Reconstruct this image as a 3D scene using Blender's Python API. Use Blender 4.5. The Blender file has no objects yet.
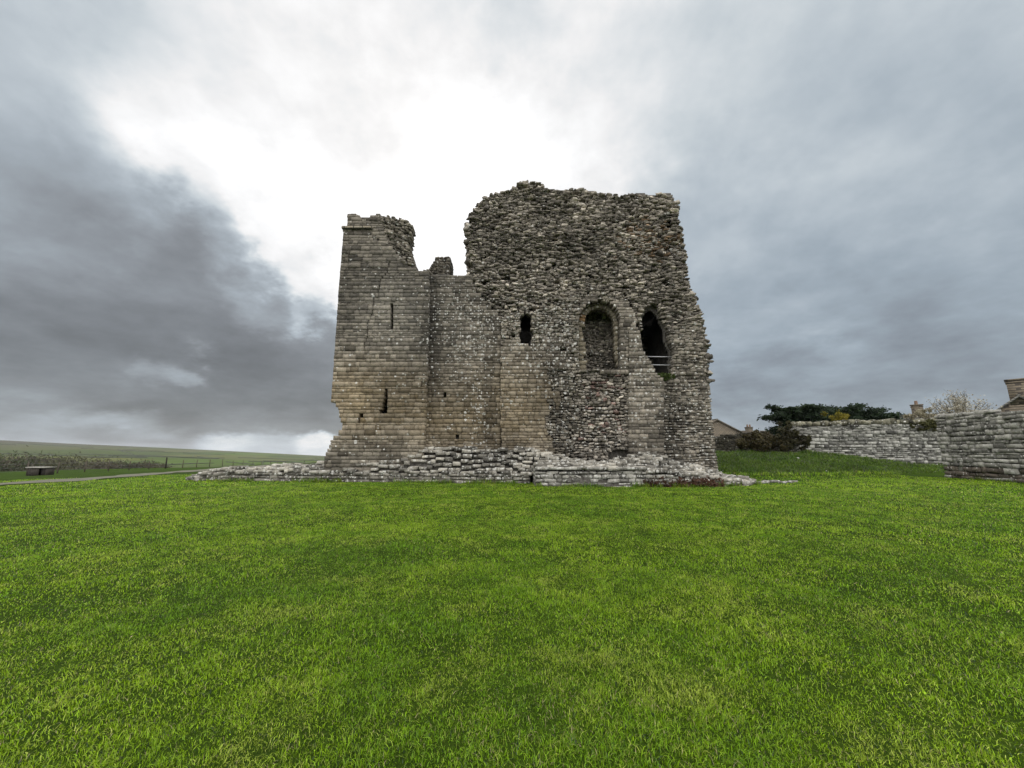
import bpy, math, random
import numpy as np

random.seed(7)
RNG = np.random.default_rng(11)
SC = bpy.context.scene
COL = SC.collection

# ------------------------------------------------------------------ camera model
F, PITCH, CAMH = 386.0, math.radians(10.0), 1.45
CP, SP = math.cos(PITCH), math.sin(PITCH)


def ray(px, py):
    dx, dy = px - 512.0, 384.0 - py
    return dx, F * CP - dy * SP, F * SP + dy * CP


def at(px, py, Y):
    a, b, c = ray(px, py)
    t = Y / b
    return a * t, Y, CAMH + c * t


def to_px(x, y, z):
    z = z - CAMH
    d = y * CP + z * SP
    u = -y * SP + z * CP
    return 512 + F * x / d, 384 - F * u / d


cam = bpy.data.cameras.new('camera')
cam.sensor_width = 36.0
cam.lens = F / 1024.0 * 36.0
cam.clip_start = 0.05
cam.clip_end = 20000
co = bpy.data.objects.new('camera', cam)
co.location = (0, 0, CAMH)
co.rotation_euler = (math.radians(90) + PITCH, 0, 0)
COL.objects.link(co)
SC.camera = co

# ------------------------------------------------------------------ noise


def _h(ix, iy, seed):
    n = (ix.astype(np.int64) * 374761393 + iy.astype(np.int64) * 668265263 + seed * 1442695041) & 0xFFFFFFFF
    n = ((n ^ (n >> 13)) * 1274126177) & 0xFFFFFFFF
    n = ((n ^ (n >> 16)) * 2246822519) & 0xFFFFFFFF
    return ((n ^ (n >> 15)) & 0xFFFFFF) / float(0xFFFFFF)


def vn(x, y, seed=0):
    x = np.asarray(x, float)
    y = np.asarray(y, float)
    ix, iy = np.floor(x), np.floor(y)
    fx, fy = x - ix, y - iy
    fx, fy = fx * fx * (3 - 2 * fx), fy * fy * (3 - 2 * fy)
    a, b = _h(ix, iy, seed), _h(ix + 1, iy, seed)
    c, d = _h(ix, iy + 1, seed), _h(ix + 1, iy + 1, seed)
    return (a * (1 - fx) + b * fx) * (1 - fy) + (c * (1 - fx) + d * fx) * fy


def fbm(x, y, seed=0, o=3):
    s, a, t = 0.0, 1.0, 0.0
    for k in range(o):
        s = s + a * vn(np.asarray(x) * 2 ** k, np.asarray(y) * 2 ** k, seed + 17 * k)
        t += a
        a *= 0.5
    return s / t


def sst(a, b, x):
    t = np.clip((np.asarray(x, float) - a) / (b - a), 0, 1)
    return t * t * (3 - 2 * t)


# ------------------------------------------------------------------ objects
def tag(o, label=None, cat=None, group=None, kind=None):
    if label:
        o['label'] = label
    if cat:
        o['category'] = cat
    if group:
        o['group'] = group
    if kind:
        o['kind'] = kind
    return o


def empty(name, loc, label, cat, group=None):
    o = bpy.data.objects.new(name, None)
    o.location = loc
    o.empty_display_size = 0.3
    COL.objects.link(o)
    return tag(o, label, cat, group)


def mesh_obj(name, V, faces, mat, parent=None, col=None, smooth=False, loc=None):
    """V (n,3) world coords; faces: list of (m,k) arrays; parent at its own location."""
    V = np.asarray(V, dtype=np.float64)
    off = np.zeros(3)
    p = parent
    while p is not None:
        off += np.array(p.location)
        p = p.parent
    if loc is not None:
        off = np.array(loc, float)
    me = bpy.data.meshes.new(name)
    if isinstance(faces, np.ndarray):
        faces = [faces]
    faces = [np.asarray(f, dtype=np.int32) for f in faces if len(f)]
    me.vertices.add(len(V))
    me.vertices.foreach_set('co', (V - off).astype(np.float32).ravel())
    li = np.concatenate([f.ravel() for f in faces])
    tot = np.concatenate([np.full(len(f), f.shape[1], np.int32) for f in faces])
    st = np.concatenate([[0], np.cumsum(tot)[:-1]]).astype(np.int32)
    me.loops.add(len(li))
    me.loops.foreach_set('vertex_index', li)
    me.polygons.add(len(tot))
    me.polygons.foreach_set('loop_start', st)
    me.update(calc_edges=True)
    if smooth:
        me.polygons.foreach_set('use_smooth', np.ones(len(tot), bool))
    if col is not None:
        a = me.attributes.new('tint', 'FLOAT_COLOR', 'POINT')
        a.data.foreach_set('color', np.asarray(col, np.float32).ravel())
    me.validate()
    o = bpy.data.objects.new(name, me)
    if mat:
        me.materials.append(mat)
    COL.objects.link(o)
    if parent is not None:
        o.parent = parent
    elif loc is not None:
        o.location = loc
    return o


class MB:
    """collects boxes / prisms / tubes into one mesh"""

    def __init__(s):
        s.v, s.f, s.n = [], [], 0

    def add(s, v, f):
        s.v.append(np.asarray(v, float))
        for q in f:
            s.f.append([i + s.n for i in q])
        s.n += len(v)

    def box(s, c, h, rz=0.0, taper=1.0):
        c, h = np.array(c, float), np.array(h, float)
        pts = []
        for z in (-1, 1):
            k = taper if z > 0 else 1.0
            for x, y in ((-1, -1), (1, -1), (1, 1), (-1, 1)):
                px, py = x * h[0] * k, y * h[1] * k
                pts.append(c + (px * math.cos(rz) - py * math.sin(rz), px * math.sin(rz) + py * math.cos(rz), z * h[2]))
        s.add(pts, [(3, 2, 1, 0), (4, 5, 6, 7), (0, 1, 5, 4), (1, 2, 6, 5), (2, 3, 7, 6), (3, 0, 4, 7)])

    def prism(s, poly, d):
        """poly: list of 3d points (planar), extruded by vector d"""
        n = len(poly)
        p = [np.array(q, float) for q in poly]
        pts = p + [q + np.array(d, float) for q in p]
        s.add(pts, [tuple(range(n))[::-1], tuple(range(n, 2 * n))] + [(i, (i + 1) % n, n + (i + 1) % n, n + i) for i in range(n)])

    def tube(s, pts, r0, r1=None, k=6):
        pts = [np.array(p, float) for p in pts]
        r1 = r0 if r1 is None else r1
        V = []
        n = len(pts)
        for i, p in enumerate(pts):
            d = pts[min(i + 1, n - 1)] - pts[max(i - 1, 0)]
            d /= (np.linalg.norm(d) + 1e-9)
            a = np.cross(d, (0, 0, 1) if abs(d[2]) < .9 else (1, 0, 0))
            a /= np.linalg.norm(a)
            b = np.cross(d, a)
            r = r0 + (r1 - r0) * i / max(n - 1, 1)
            for j in range(k):
                t = 2 * math.pi * j / k
                V.append(p + r * (a * math.cos(t) + b * math.sin(t)))
        f = []
        for i in range(n - 1):
            for j in range(k):
                f.append((i * k + j, i * k + (j + 1) % k, (i + 1) * k + (j + 1) % k, (i + 1) * k + j))
        f.append(tuple(range(k))[::-1])
        f.append(tuple(range((n - 1) * k, n * k)))
        s.add(V, f)

    def build(s, name, mat, parent=None, loc=None, smooth=False):
        V = np.concatenate(s.v)
        by = {}
        for q in s.f:
            by.setdefault(len(q), []).append(q)
        return mesh_obj(name, V, [np.array(x) for x in by.values()], mat, parent, loc=loc, smooth=smooth)


# ------------------------------------------------------------------ materials
class NT:
    def __init__(s, tree):
        s.t = tree
        s.n = tree.nodes
        s.l = tree.links

    def node(s, typ, **kw):
        n = s.n.new(typ)
        for k, v in kw.items():
            if k.startswith('i_'):
                key = k[2:]
                n.inputs[int(key) if key.isdigit() else key.replace('_', ' ')].default_value = v
            else:
                setattr(n, k, v)
        return n

    def link(s, a, b):
        s.l.new(a, b)

    def math(s, op, a, b=None, c=None, clamp=False):
        n = s.n.new('ShaderNodeMath')
        n.operation = op
        n.use_clamp = clamp
        for i, v in enumerate((a, b, c)):
            if v is None:
                continue
            if hasattr(v, 'links'):
                s.l.new(v, n.inputs[i])
            else:
                n.inputs[i].default_value = v
        return n.outputs[0]

    def vmath(s, op, a, b=None, scale=None):
        n = s.n.new('ShaderNodeVectorMath')
        n.operation = op
        for i, v in enumerate((a, b)):
            if v is None:
                continue
            if hasattr(v, 'links'):
                s.l.new(v, n.inputs[i])
            else:
                n.inputs[i].default_value = v
        if scale is not None:
            n.inputs['Scale'].default_value = scale
        return n.outputs['Value'] if op in ('DISTANCE', 'LENGTH', 'DOT_PRODUCT') else n.outputs['Vector']

    def mix(s, fac, a, b, typ='MIX'):
        n = s.n.new('ShaderNodeMix')
        n.data_type = 'RGBA'
        n.blend_type = typ
        n.clamp_factor = True
        for v, k in ((fac, 0), (a, 6), (b, 7)):
            if hasattr(v, 'links'):
                s.l.new(v, n.inputs[k])
            else:
                n.inputs[k].default_value = v if k == 0 else (tuple(v) + (1,) if len(v) == 3 else v)
        return n.outputs[2]

    def noise(s, vec, scale, detail=3, rough=0.55, out=0):
        n = s.n.new('ShaderNodeTexNoise')
        n.inputs['Scale'].default_value = scale
        n.inputs['Detail'].default_value = detail
        n.inputs['Roughness'].default_value = rough
        if vec is not None:
            s.l.new(vec, n.inputs['Vector'])
        return n.outputs[out]

    def ramp(s, fac, stops):
        n = s.n.new('ShaderNodeValToRGB')
        e = n.color_ramp.elements
        while len(e) < len(stops):
            e.new(0.5)
        for el, (p, c) in zip(e, stops):
            el.position = p
            el.color = tuple(c) + (1,) if len(c) == 3 else c
        s.l.new(fac, n.inputs[0])
        return n.outputs[0]


def new_mat(name):
    m = bpy.data.materials.new(name)
    m.use_nodes = True
    t = NT(m.node_tree)
    b = m.node_tree.nodes['Principled BSDF']
    b.inputs['Roughness'].default_value = 0.9
    b.inputs['Specular IOR Level'].default_value = 0.15
    return m, t, b


def stone_mat(name, lichen_col=(0.50, 0.49, 0.45), bump=0.03):
    """colour of every stone comes from its tint; alpha is how much lichen grows on it"""
    m, t, b = new_mat(name)
    pos = t.node('ShaderNodeNewGeometry').outputs['Position']
    at_ = t.node('ShaderNodeAttribute', attribute_name='tint')
    n1 = t.noise(pos, 6.0, 5, 0.65)
    n2 = t.noise(pos, 22.0, 4, 0.7)
    base = t.mix(1.0, at_.outputs['Color'], t.ramp(n1, [(0.25, (0.6, 0.58, 0.55)), (0.5, (1, 1, 1)), (0.8, (1.3, 1.26, 1.18))]), 'MULTIPLY')
    base = t.mix(0.6, base, t.ramp(n2, [(0.3, (0.55, 0.54, 0.5)), (0.55, (1, 1, 1)), (0.75, (1.35, 1.33, 1.28))]), 'MULTIPLY')
    wp = t.vmath('ADD', pos, t.vmath('SCALE', t.noise(pos, 9.0, 3, 0.6, 1), scale=0.10))
    spots = None
    for sc_, amt, lo in ((5.0, 0.62, 0.42), (9.5, 0.80, 0.46)):
        vo = t.node('ShaderNodeTexVoronoi', i_Scale=sc_)
        t.link(wp, vo.inputs['Vector'])
        cs = t.node('ShaderNodeSeparateColor')
        t.link(vo.outputs['Color'], cs.inputs[0])
        on = t.math('LESS_THAN', cs.outputs[0], t.math('MULTIPLY', at_.outputs['Alpha'], amt))
        rad = t.math('MULTIPLY_ADD', cs.outputs[1], 0.22, lo - 0.14)
        sp = t.math('MULTIPLY', t.math('SUBTRACT', rad, vo.outputs['Distance']), 10.0, clamp=True)
        sp = t.math('MULTIPLY', t.math('MULTIPLY', sp, on), t.math('MULTIPLY_ADD', cs.outputs[2], 0.5, 0.5))
        spots = sp if spots is None else t.math('MAXIMUM', spots, sp)
    base = t.mix(t.math('MULTIPLY', spots, 0.9), base, lichen_col)
    d1 = t.noise(pos, 3.1, 4, 0.7)
    df = t.math('MULTIPLY', t.math('SUBTRACT', d1, 0.60), 5.0, clamp=True)
    base = t.mix(t.math('MULTIPLY', df, 0.55), base, (0.045, 0.043, 0.038))
    t.link(base, b.inputs['Base Color'])
    bp = t.node('ShaderNodeBump', i_Strength=0.7, i_Distance=bump)
    hh = t.math('MULTIPLY_ADD', n1, 0.25, n2)
    t.link(hh, bp.inputs['Height'])
    t.link(bp.outputs[0], b.inputs['Normal'])
    return m


M = {}
M['stone'] = stone_mat('weathered_stone')


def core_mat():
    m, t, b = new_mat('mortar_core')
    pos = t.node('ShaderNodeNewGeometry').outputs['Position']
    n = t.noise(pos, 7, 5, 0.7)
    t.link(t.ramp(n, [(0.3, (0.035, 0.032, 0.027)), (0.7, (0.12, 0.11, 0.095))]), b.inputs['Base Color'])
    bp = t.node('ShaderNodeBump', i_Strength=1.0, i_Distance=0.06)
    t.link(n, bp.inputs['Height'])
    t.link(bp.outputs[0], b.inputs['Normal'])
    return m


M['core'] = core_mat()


def plain(name, c, rough=0.8, var=0.35, scale=8, bump=0.01, c2=None, metal=0):
    m, t, b = new_mat(name)
    pos = t.node('ShaderNodeNewGeometry').outputs['Position']
    n = t.noise(pos, scale, 4, 0.65)
    lo = tuple(x * (1 - var) for x in c)
    hi = c2 or tuple(x * (1 + var) for x in c)
    t.link(t.ramp(n, [(0.3, lo), (0.7, hi)]), b.inputs['Base Color'])
    b.inputs['Roughness'].default_value = rough
    b.inputs['Metallic'].default_value = metal
    bp = t.node('ShaderNodeBump', i_Strength=0.6, i_Distance=bump)
    t.link(n, bp.inputs['Height'])
    t.link(bp.outputs[0], b.inputs['Normal'])
    return m


M['rail'] = plain('galvanised_rail', (0.36, 0.36, 0.36), 0.5, 0.1, 20, 0.001, metal=0.4)
M['wood'] = plain('weathered_wood', (0.085, 0.07, 0.055), 0.85, 0.4, 14)
M['dark_wood'] = plain('dark_wood', (0.03, 0.026, 0.022), 0.85, 0.4, 14)
M['wire'] = plain('fence_wire', (0.12, 0.12, 0.12), 0.6, 0.1, 20, 0.001)
M['slab'] = plain('pale_slab', (0.30, 0.285, 0.25), 0.8, 0.2, 9)
M['panel'] = plain('brown_panel', (0.055, 0.048, 0.040), 0.8, 0.3, 9)
M['path'] = plain('gravel', (0.115, 0.112, 0.080), 0.95, 0.25, 3.0, 0.02)
M['pot'] = plain('chimney_clay', (0.16, 0.11, 0.08), 0.9, 0.25, 9)
M['bark'] = plain('bark', (0.07, 0.058, 0.045), 0.9, 0.4, 12)


def brickish(name, c1, c2, mortar, bw, bh, scale=1.0, axis='XZ', ms=0.03):
    m, t, b = new_mat(name)
    pos = t.node('ShaderNodeNewGeometry').outputs['Position']
    sep = t.node('ShaderNodeSeparateXYZ')
    t.link(pos, sep.inputs[0])
    cmb = t.node('ShaderNodeCombineXYZ')
    t.link(t.math('ADD', sep.outputs['X'], sep.outputs['Y']), cmb.inputs[0])
    t.link(sep.outputs['Z'], cmb.inputs[1])
    br = t.node('ShaderNodeTexBrick')
    br.inputs['Color1'].default_value = c1 + (1,)
    br.inputs['Color2'].default_value = c2 + (1,)
    br.inputs['Mortar'].default_value = mortar + (1,)
    br.inputs['Scale'].default_value = scale
    br.inputs['Brick Width'].default_value = bw
    br.inputs['Row Height'].default_value = bh
    br.inputs['Mortar Size'].default_value = ms
    br.inputs['Bias'].default_value = -0.2
    wob = t.vmath('SCALE', t.noise(pos, 3, 3, 0.6, 1), scale=0.06)
    t.link(t.vmath('ADD', cmb.outputs[0], wob), br.inputs['Vector'])
    n = t.noise(pos, 5, 4, 0.7)
    c = t.mix(0.8, br.outputs['Color'], t.ramp(n, [(0.25, (0.55, 0.55, 0.52)), (0.5, (1, 1, 1)), (0.8, (1.3, 1.28, 1.2))]), 'MULTIPLY')
    t.link(c, b.inputs['Base Color'])
    bp = t.node('ShaderNodeBump', i_Strength=0.8, i_Distance=0.05)
    t.link(t.math('SUBTRACT', n, br.outputs['Fac']), bp.inputs['Height'])
    t.link(bp.outputs[0], b.inputs['Normal'])
    return m


M['masonry'] = brickish('coursed_masonry', (0.23, 0.20, 0.15), (0.17, 0.155, 0.125), (0.06, 0.055, 0.045), 0.5, 0.22)
M['roof_stone'] = brickish('stone_slates', (0.20, 0.19, 0.165), (0.14, 0.135, 0.12), (0.05, 0.05, 0.045), 0.45, 0.16)
M['roof_brown'] = brickish('brown_slates', (0.19, 0.16, 0.125), (0.15, 0.13, 0.105), (0.07, 0.06, 0.05), 0.5, 0.2)
M['chimney_stone'] = brickish('chimney_stone', (0.20, 0.165, 0.12), (0.15, 0.125, 0.095), (0.07, 0.06, 0.05), 0.4, 0.2)
M['render_wall'] = plain('house_wall', (0.3, 0.28, 0.24), 0.9, 0.2, 5)


def foliage_mat(name, transl=0.25):
    m, t, b = new_mat(name)
    at_ = t.node('ShaderNodeAttribute', attribute_name='tint')
    t.link(at_.outputs['Color'], b.inputs['Base Color'])
    b.inputs['Roughness'].default_value = 0.65
    b.inputs['Specular IOR Level'].default_value = 0.2
    tr = t.node('ShaderNodeBsdfTranslucent')
    t.link(at_.outputs['Color'], tr.inputs['Color'])
    ms = t.node('ShaderNodeMixShader')
    ms.inputs[0].default_value = transl
    t.link(b.outputs[0], ms.inputs[1])
    t.link(tr.outputs[0], ms.inputs[2])
    out = m.node_tree.nodes['Material Output']
    t.link(ms.outputs[0], out.inputs['Surface'])
    return m


M['foliage'] = foliage_mat('foliage')
M['blades'] = foliage_mat('grass_blades', 0.32)
M['blades'].node_tree.nodes['Principled BSDF'].inputs['Roughness'].default_value = 0.45
M['blades'].node_tree.nodes['Principled BSDF'].inputs['Specular IOR Level'].default_value = 0.35

# ------------------------------------------------------------------ terrain
SKY_PX = [(-400, 436), (0, 440), (60, 443), (150, 447), (230, 451), (325, 456), (420, 456), (520, 452), (1000, 450)]
_skaz, _sktan = [], []
for _x, _y in SKY_PX:
    a_, b_, c_ = ray(_x, _y)
    _skaz.append(math.atan2(a_, b_))
    _sktan.append(c_ / math.hypot(a_, b_))


def gz(x, y):
    x = np.asarray(x, float)
    y = np.asarray(y, float)
    z = 0.09 * (fbm(x * 0.16, y * 0.16, 3, 2) - 0.5) * sst(1, 6, np.hypot(x, y))
    z = z + 0.05 * (fbm(x * 0.8, y * 0.8, 5, 2) - 0.5)
    # grassy bank on the right, rising to the walls
    foot = 20.2 + np.maximum(0, x - 15) * 0.30 + 0.8 * (vn(x * 0.5, y * 0 + 3, 9) - 0.5)
    H = 1.42 - 0.98 * sst(20.5, 31, x)
    top = np.maximum(29.0, foot + 3)
    bank = H * sst(0, 1, (y - foot) / (top - foot)) ** 0.8 * sst(8.2, 11.0, x)
    bank = bank * (1 + 0.14 * (fbm(x * 0.9, y * 0.9, 21, 3) - 0.5))
    z = z + bank + 0.10 * (fbm(x * 1.5, y * 1.5, 23, 2) - 0.5) * sst(0.1, 0.6, bank)
    # left side falls away beyond the path
    z = z - 0.52 * sst(27, 42, -x) * sst(-30, 5, y)
    # plateau edge, valley and far slope
    r = np.hypot(x, y)
    az = np.arctan2(x, y)
    tan = np.interp(az, _skaz, _sktan)
    left = sst(0.30, -0.15, az)
    front = sst(2.6, 1.9, np.abs(az))
    left = left * front
    val = -4.5 * sst(62, 150, r) - 20.0 * sst(190, 480, r)
    R = 2300.0
    zt = CAMH + tan * R
    hill = (zt + 25.0) * np.clip((r - 420) / (R - 420), 0, 1) ** 1.15
    hill = hill + (10 * (fbm(x * 0.004, y * 0.004, 31, 3) - 0.5)) * sst(300, 900, r) * sst(2300, 1500, r)
    fall = -120 * sst(R, 3900, r)
    z = z + left * (val + hill + fall)
    return z


def g1(x, y):
    return float(gz(np.array([x]), np.array([y]))[0])


# ground material
def ground_mat():
    m, t, b = new_mat('turf')
    pos = t.node('ShaderNodeNewGeometry').outputs['Position']
    big = t.noise(pos, 0.35, 3, 0.6)
    mid = t.noise(pos, 2.2, 4, 0.65)
    fine = t.noise(pos, 38.0, 4, 0.75)
    c = t.ramp(big, [(0.3, (0.024, 0.046, 0.004)), (0.7, (0.038, 0.070, 0.005))])
    c = t.mix(0.7, c, t.ramp(mid, [(0.3, (0.65, 0.7, 0.6)), (0.5, (1, 1, 1)), (0.75, (1.25, 1.15, 1.1))]), 'MULTIPLY')
    c = t.mix(0.8, c, t.ramp(fine, [(0.3, (0.35, 0.36, 0.4)), (0.5, (0.95, 0.95, 0.9)), (0.72, (1.5, 1.4, 1.3))]), 'MULTIPLY')
    dirt = t.math('MULTIPLY', t.math('SUBTRACT', t.noise(pos, 5.5, 5, 0.75), 0.62), 7.0, clamp=True)
    c = t.mix(t.math('MULTIPLY', dirt, 0.5), c, (0.075, 0.07, 0.03))
    t.link(c, b.inputs['Base Color'])
    b.inputs['Specular IOR Level'].default_value = 0.05
    bp = t.node('ShaderNodeBump', i_Strength=0.8, i_Distance=0.05)
    t.link(t.math('ADD', fine, mid), bp.inputs['Height'])
    t.link(bp.outputs[0], b.inputs['Normal'])
    return m


def hills_mat():
    m, t, b = new_mat('moorland')
    pos = t.node('ShaderNodeNewGeometry').outputs['Position']
    vo = t.node('ShaderNodeTexVoronoi', i_Scale=0.0065)
    vo.inputs['Randomness'].default_value = 0.9
    sc = t.vmath('MULTIPLY', pos, (1.0, 0.45, 0.0))
    wv = t.vmath('ADD', sc, t.vmath('SCALE', t.noise(pos, 0.006, 2, 0.5, 1), scale=40.0))
    t.link(wv, vo.inputs['Vector'])
    bw = t.node('ShaderNodeRGBToBW')
    t.link(vo.outputs['Color'], bw.inputs[0])
    c = t.ramp(bw.outputs[0], [(0.2, (0.050, 0.066, 0.016)), (0.36, (0.066, 0.104, 0.016)), (0.48, (0.094, 0.082, 0.040)), (0.58, (0.052, 0.076, 0.016)), (0.72, (0.088, 0.096, 0.026))])
    n = t.noise(pos, 0.02, 5, 0.7)
    c = t.mix(0.7, c, t.ramp(n, [(0.3, (0.6, 0.6, 0.6)), (0.6, (1.05, 1.05, 1.0)), (0.8, (1.2, 1.1, 1.0))]), 'MULTIPLY')
    # rough brown moor higher up
    sep = t.node('ShaderNodeSeparateXYZ')
    t.link(pos, sep.inputs[0])
    hz = t.math('MULTIPLY_ADD', n, 40.0, sep.outputs['Z'])
    c = t.mix(t.math('MULTIPLY', t.math('MULTIPLY', t.math('SUBTRACT', hz, 30.0), 0.05, clamp=True), 0.75), c, (0.060, 0.052, 0.036))
    t.link(c, b.inputs['Base Color'])
    b.inputs['Specular IOR Level'].default_value = 0.02
    return m


M['turf'] = ground_mat()
M['moor'] = hills_mat()


def polar_sheet(name, radii, naz, mat, centre=False):
    az = np.linspace(0, 2 * np.pi, naz, endpoint=False)
    R, A = np.meshgrid(radii, az, indexing='ij')
    X, Y = R * np.sin(A), R * np.cos(A)
    V = np.stack([X, Y, gz(X, Y)], -1).reshape(-1, 3)
    n = len(radii)
    i, j = np.meshgrid(np.arange(n - 1), np.arange(naz), indexing='ij')
    a = i * naz + j
    b = i * naz + (j + 1) % naz
    q = np.stack([a, b, b + naz, a + naz], -1).reshape(-1, 4)[:, ::-1]
    fs = [q]
    if centre:
        V = np.concatenate([V, [[0, 0, g1(0, 0)]]])
        k = len(V) - 1
        jj = np.arange(naz)
        fs.append(np.stack([jj, (jj + 1) % naz, np.full(naz, k)], -1)[:, ::-1])
    o = mesh_obj(name, V, fs, mat, smooth=True)
    o['kind'] = 'structure'
    return o


r_in = np.concatenate([np.geomspace(0.8, 14, 60), np.arange(14.25, 40, 0.25), np.geomspace(40, 95, 30)])
polar_sheet('ground', r_in, 720, M['turf'], True)
polar_sheet('hills', np.geomspace(95, 4200, 150), 720, M['moor'])

# gravel path along the left
pl = []
for i, Y in enumerate(np.arange(4, 92, 0.6)):
    xc = -23.2 - 0.35 * max(0, Y - 24) ** 0.85 * 0.9
    w = 0.85 + 0.22 * math.sin(Y * 1.3) + 0.12 * math.sin(Y * 3.1)
    pl.append((xc, Y, w))
NP_ = 9
V = []
for xc, Y, w in pl:
    for k in range(NP_):
        x = xc + (k / (NP_ - 1) * 2 - 1) * w
        V.append((x, Y))
V = np.array(V)
PZ = gz(V[:, 0], V[:, 1]) + 0.022
ii, jj = np.meshgrid(np.arange(len(pl) - 1), np.arange(NP_ - 1), indexing='ij')
a = ii * NP_ + jj
po = mesh_obj('path', np.column_stack([V, PZ]), np.stack([a, a + 1, a + NP_ + 1, a + NP_], -1).reshape(-1, 4), M['path'], smooth=True)
po['kind'] = 'structure'


def path_x(Y):
    return -23.2 - 0.35 * np.maximum(0, Y - 24) ** 0.85 * 0.9


# ------------------------------------------------------------------ stones
_t = [(x, y, z) for x in (-1, 0, 1) for y in (-1, 0, 1) for z in (-1, 0, 1) if (x, y, z) != (0, 0, 0)]
T26 = np.array(_t, float)
_ix = {p: i for i, p in enumerate(_t)}
_fq = []
for ax in range(3):
    o1, o2 = [(1, 2), (2, 0), (0, 1)][ax]
    for s in (-1, 1):
        for a in (-1, 0):
            for b in (-1, 0):
                q = []
                for da, db in ((0, 0), (1, 0), (1, 1), (0, 1)):
                    p = [0, 0, 0]
                    p[ax] = s
                    p[o1] = a + da
                    p[o2] = b + db
                    q.append(_ix[tuple(p)])
                _fq.append(q if s > 0 else q[::-1])
F26 = np.array(_fq)
NZ = np.abs(T26).sum(1)


class Stones:
    def __init__(s):
        s.c, s.h, s.r, s.col, s.rd, s.jt = [], [], [], [], [], []

    def add(s, c, h, roll=0, yaw=0, pitch=0, rd=0.0, jt=0.02, col=None):
        s.c.append(c)
        s.h.append(h)
        s.r.append((roll, yaw, pitch))
        s.col.append(col if col is not None else (0.2, 0.18, 0.15, 0.1))
        s.rd.append(rd)
        s.jt.append(jt)

    def mesh(s, origin=(0, 0, 0), ang=0.0):
        n = len(s.c)
        c, h = np.array(s.c, float), np.array(s.h, float)
        r, rd, jt = np.array(s.r, float), np.array(s.rd), np.array(s.jt)
        P = np.repeat(T26[None], n, 0)
        k = np.where(NZ[None] == 3, 1 - rd[:, None] * 1.0, np.where(NZ[None] == 2, 1 - rd[:, None] * 0.55, 1.0))
        P = P * k[..., None]
        P = P + RNG.normal(0, 1, P.shape) * jt[:, None, None]
        # wedge: random shear so that no two stones share an outline
        sh = RNG.normal(0, 1, (n, 2)) * jt[:, None] * 1.2
        P[..., 2] += P[..., 0] * sh[:, :1]
        P[..., 0] += P[..., 2] * sh[:, 1:]
        P = P * h[:, None]
        cr, sr = np.cos(r[:, 0])[:, None], np.sin(r[:, 0])[:, None]
        x, z = P[..., 0] * cr - P[..., 2] * sr, P[..., 0] * sr + P[..., 2] * cr
        y = P[..., 1]
        cp, sp = np.cos(r[:, 2])[:, None], np.sin(r[:, 2])[:, None]
        y, z = y * cp - z * sp, y * sp + z * cp
        cy, sy = np.cos(r[:, 1])[:, None], np.sin(r[:, 1])[:, None]
        x, y = x * cy - y * sy, x * sy + y * cy
        P = np.stack([x, y, z], -1) + c[:, None]
        V = P.reshape(-1, 3)
        ca, sa = math.cos(ang), math.sin(ang)
        V = np.stack([V[:, 0] * ca - V[:, 1] * sa, V[:, 0] * sa + V[:, 1] * ca, V[:, 2]], -1) + np.array(origin)
        Fq = (F26[None] + (np.arange(n) * 26)[:, None, None]).reshape(-1, 4)
        C = np.repeat(np.array(s.col, float), 26, 0)
        return V, Fq, C

    def build(s, name, parent=None, origin=(0, 0, 0), ang=0.0, mat=None, loc=None):
        V, Fq, C = s.mesh(origin, ang)
        return mesh_obj(name, V, Fq, mat or M['stone'], parent, col=C, loc=loc)


def inpoly(poly, x, z):
    x = np.asarray(x, float)
    z = np.asarray(z, float)
    r = np.zeros(np.broadcast(x, z).shape, bool)
    n = len(poly)
    for i in range(n):
        x0, z0 = poly[i]
        x1, z1 = poly[(i + 1) % n]
        if z0 == z1:
            continue
        cond = ((z0 > z) != (z1 > z)) & (x < (x1 - x0) * (z - z0) / (z1 - z0) + x0)
        r ^= cond
    return r


def pp(pts, Y):
    """pixel outline -> (x,z) outline on the vertical plane y=Y"""
    return [(at(a, b, Y)[0], at(a, b, Y)[2]) for a, b in pts]


def runs(mask):
    d = np.diff(np.concatenate([[0], mask.astype(np.int8), [0]]))
    return zip(np.where(d == 1)[0], np.where(d == -1)[0])


def fill(st, mask, u0, u1, z0, z1, hm, lm, depth, colf, plane=0.0, gap=0.012, hv=0.25, lv=0.45, prot=0.02, rd=0.0, jt=0.02,
         roll=0.0, wav=0.0, pit=0.0, seed=0, skip=0.0, rm=0.0, gu=None):
    z = z0
    us = np.arange(u0, u1, 0.02)
    row = 0
    while z < z1:
        h = hm * (1 + hv * random.uniform(-1, 1))
        zc = z + h / 2
        m = mask(us, np.full_like(us, zc))
        for a, b in runs(m):
            A, B = us[a], us[b - 1] + 0.02
            if B - A < 0.05:
                continue
            u = A
            first = True
            while u < B - 1e-6:
                L = lm * (1 + lv * random.uniform(-1, 1))
                if first and row % 2:
                    L *= 0.55
                first = False
                if B - u - L < lm * 0.4:
                    L = B - u
                uc = u + L / 2
                u += L
                if skip and random.random() < skip:
                    continue
                w = wav * (float(vn(uc * 0.9, z * 1.3, 40 + seed)) - 0.5)
                p = plane(uc, zc) if callable(plane) else plane
                pr = random.gauss(0, prot)
                pr = max(-2.2 * prot, min(2.2 * prot, pr))
                hh = h * (1 + (0.25 * random.uniform(-1, 1) if roll else 0))
                st.add((uc, p + pr + depth / 2, zc + w), (max(L / 2 - (gap if gu is None else gu), 0.02), depth / 2, max(hh / 2 - gap, 0.015)),
                       roll=random.gauss(rm, roll), yaw=random.gauss(0, roll * 0.8), pitch=random.gauss(0, pit), rd=rd, jt=jt, col=colf(uc, p, zc))
        z += h
        row += 1


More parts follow.
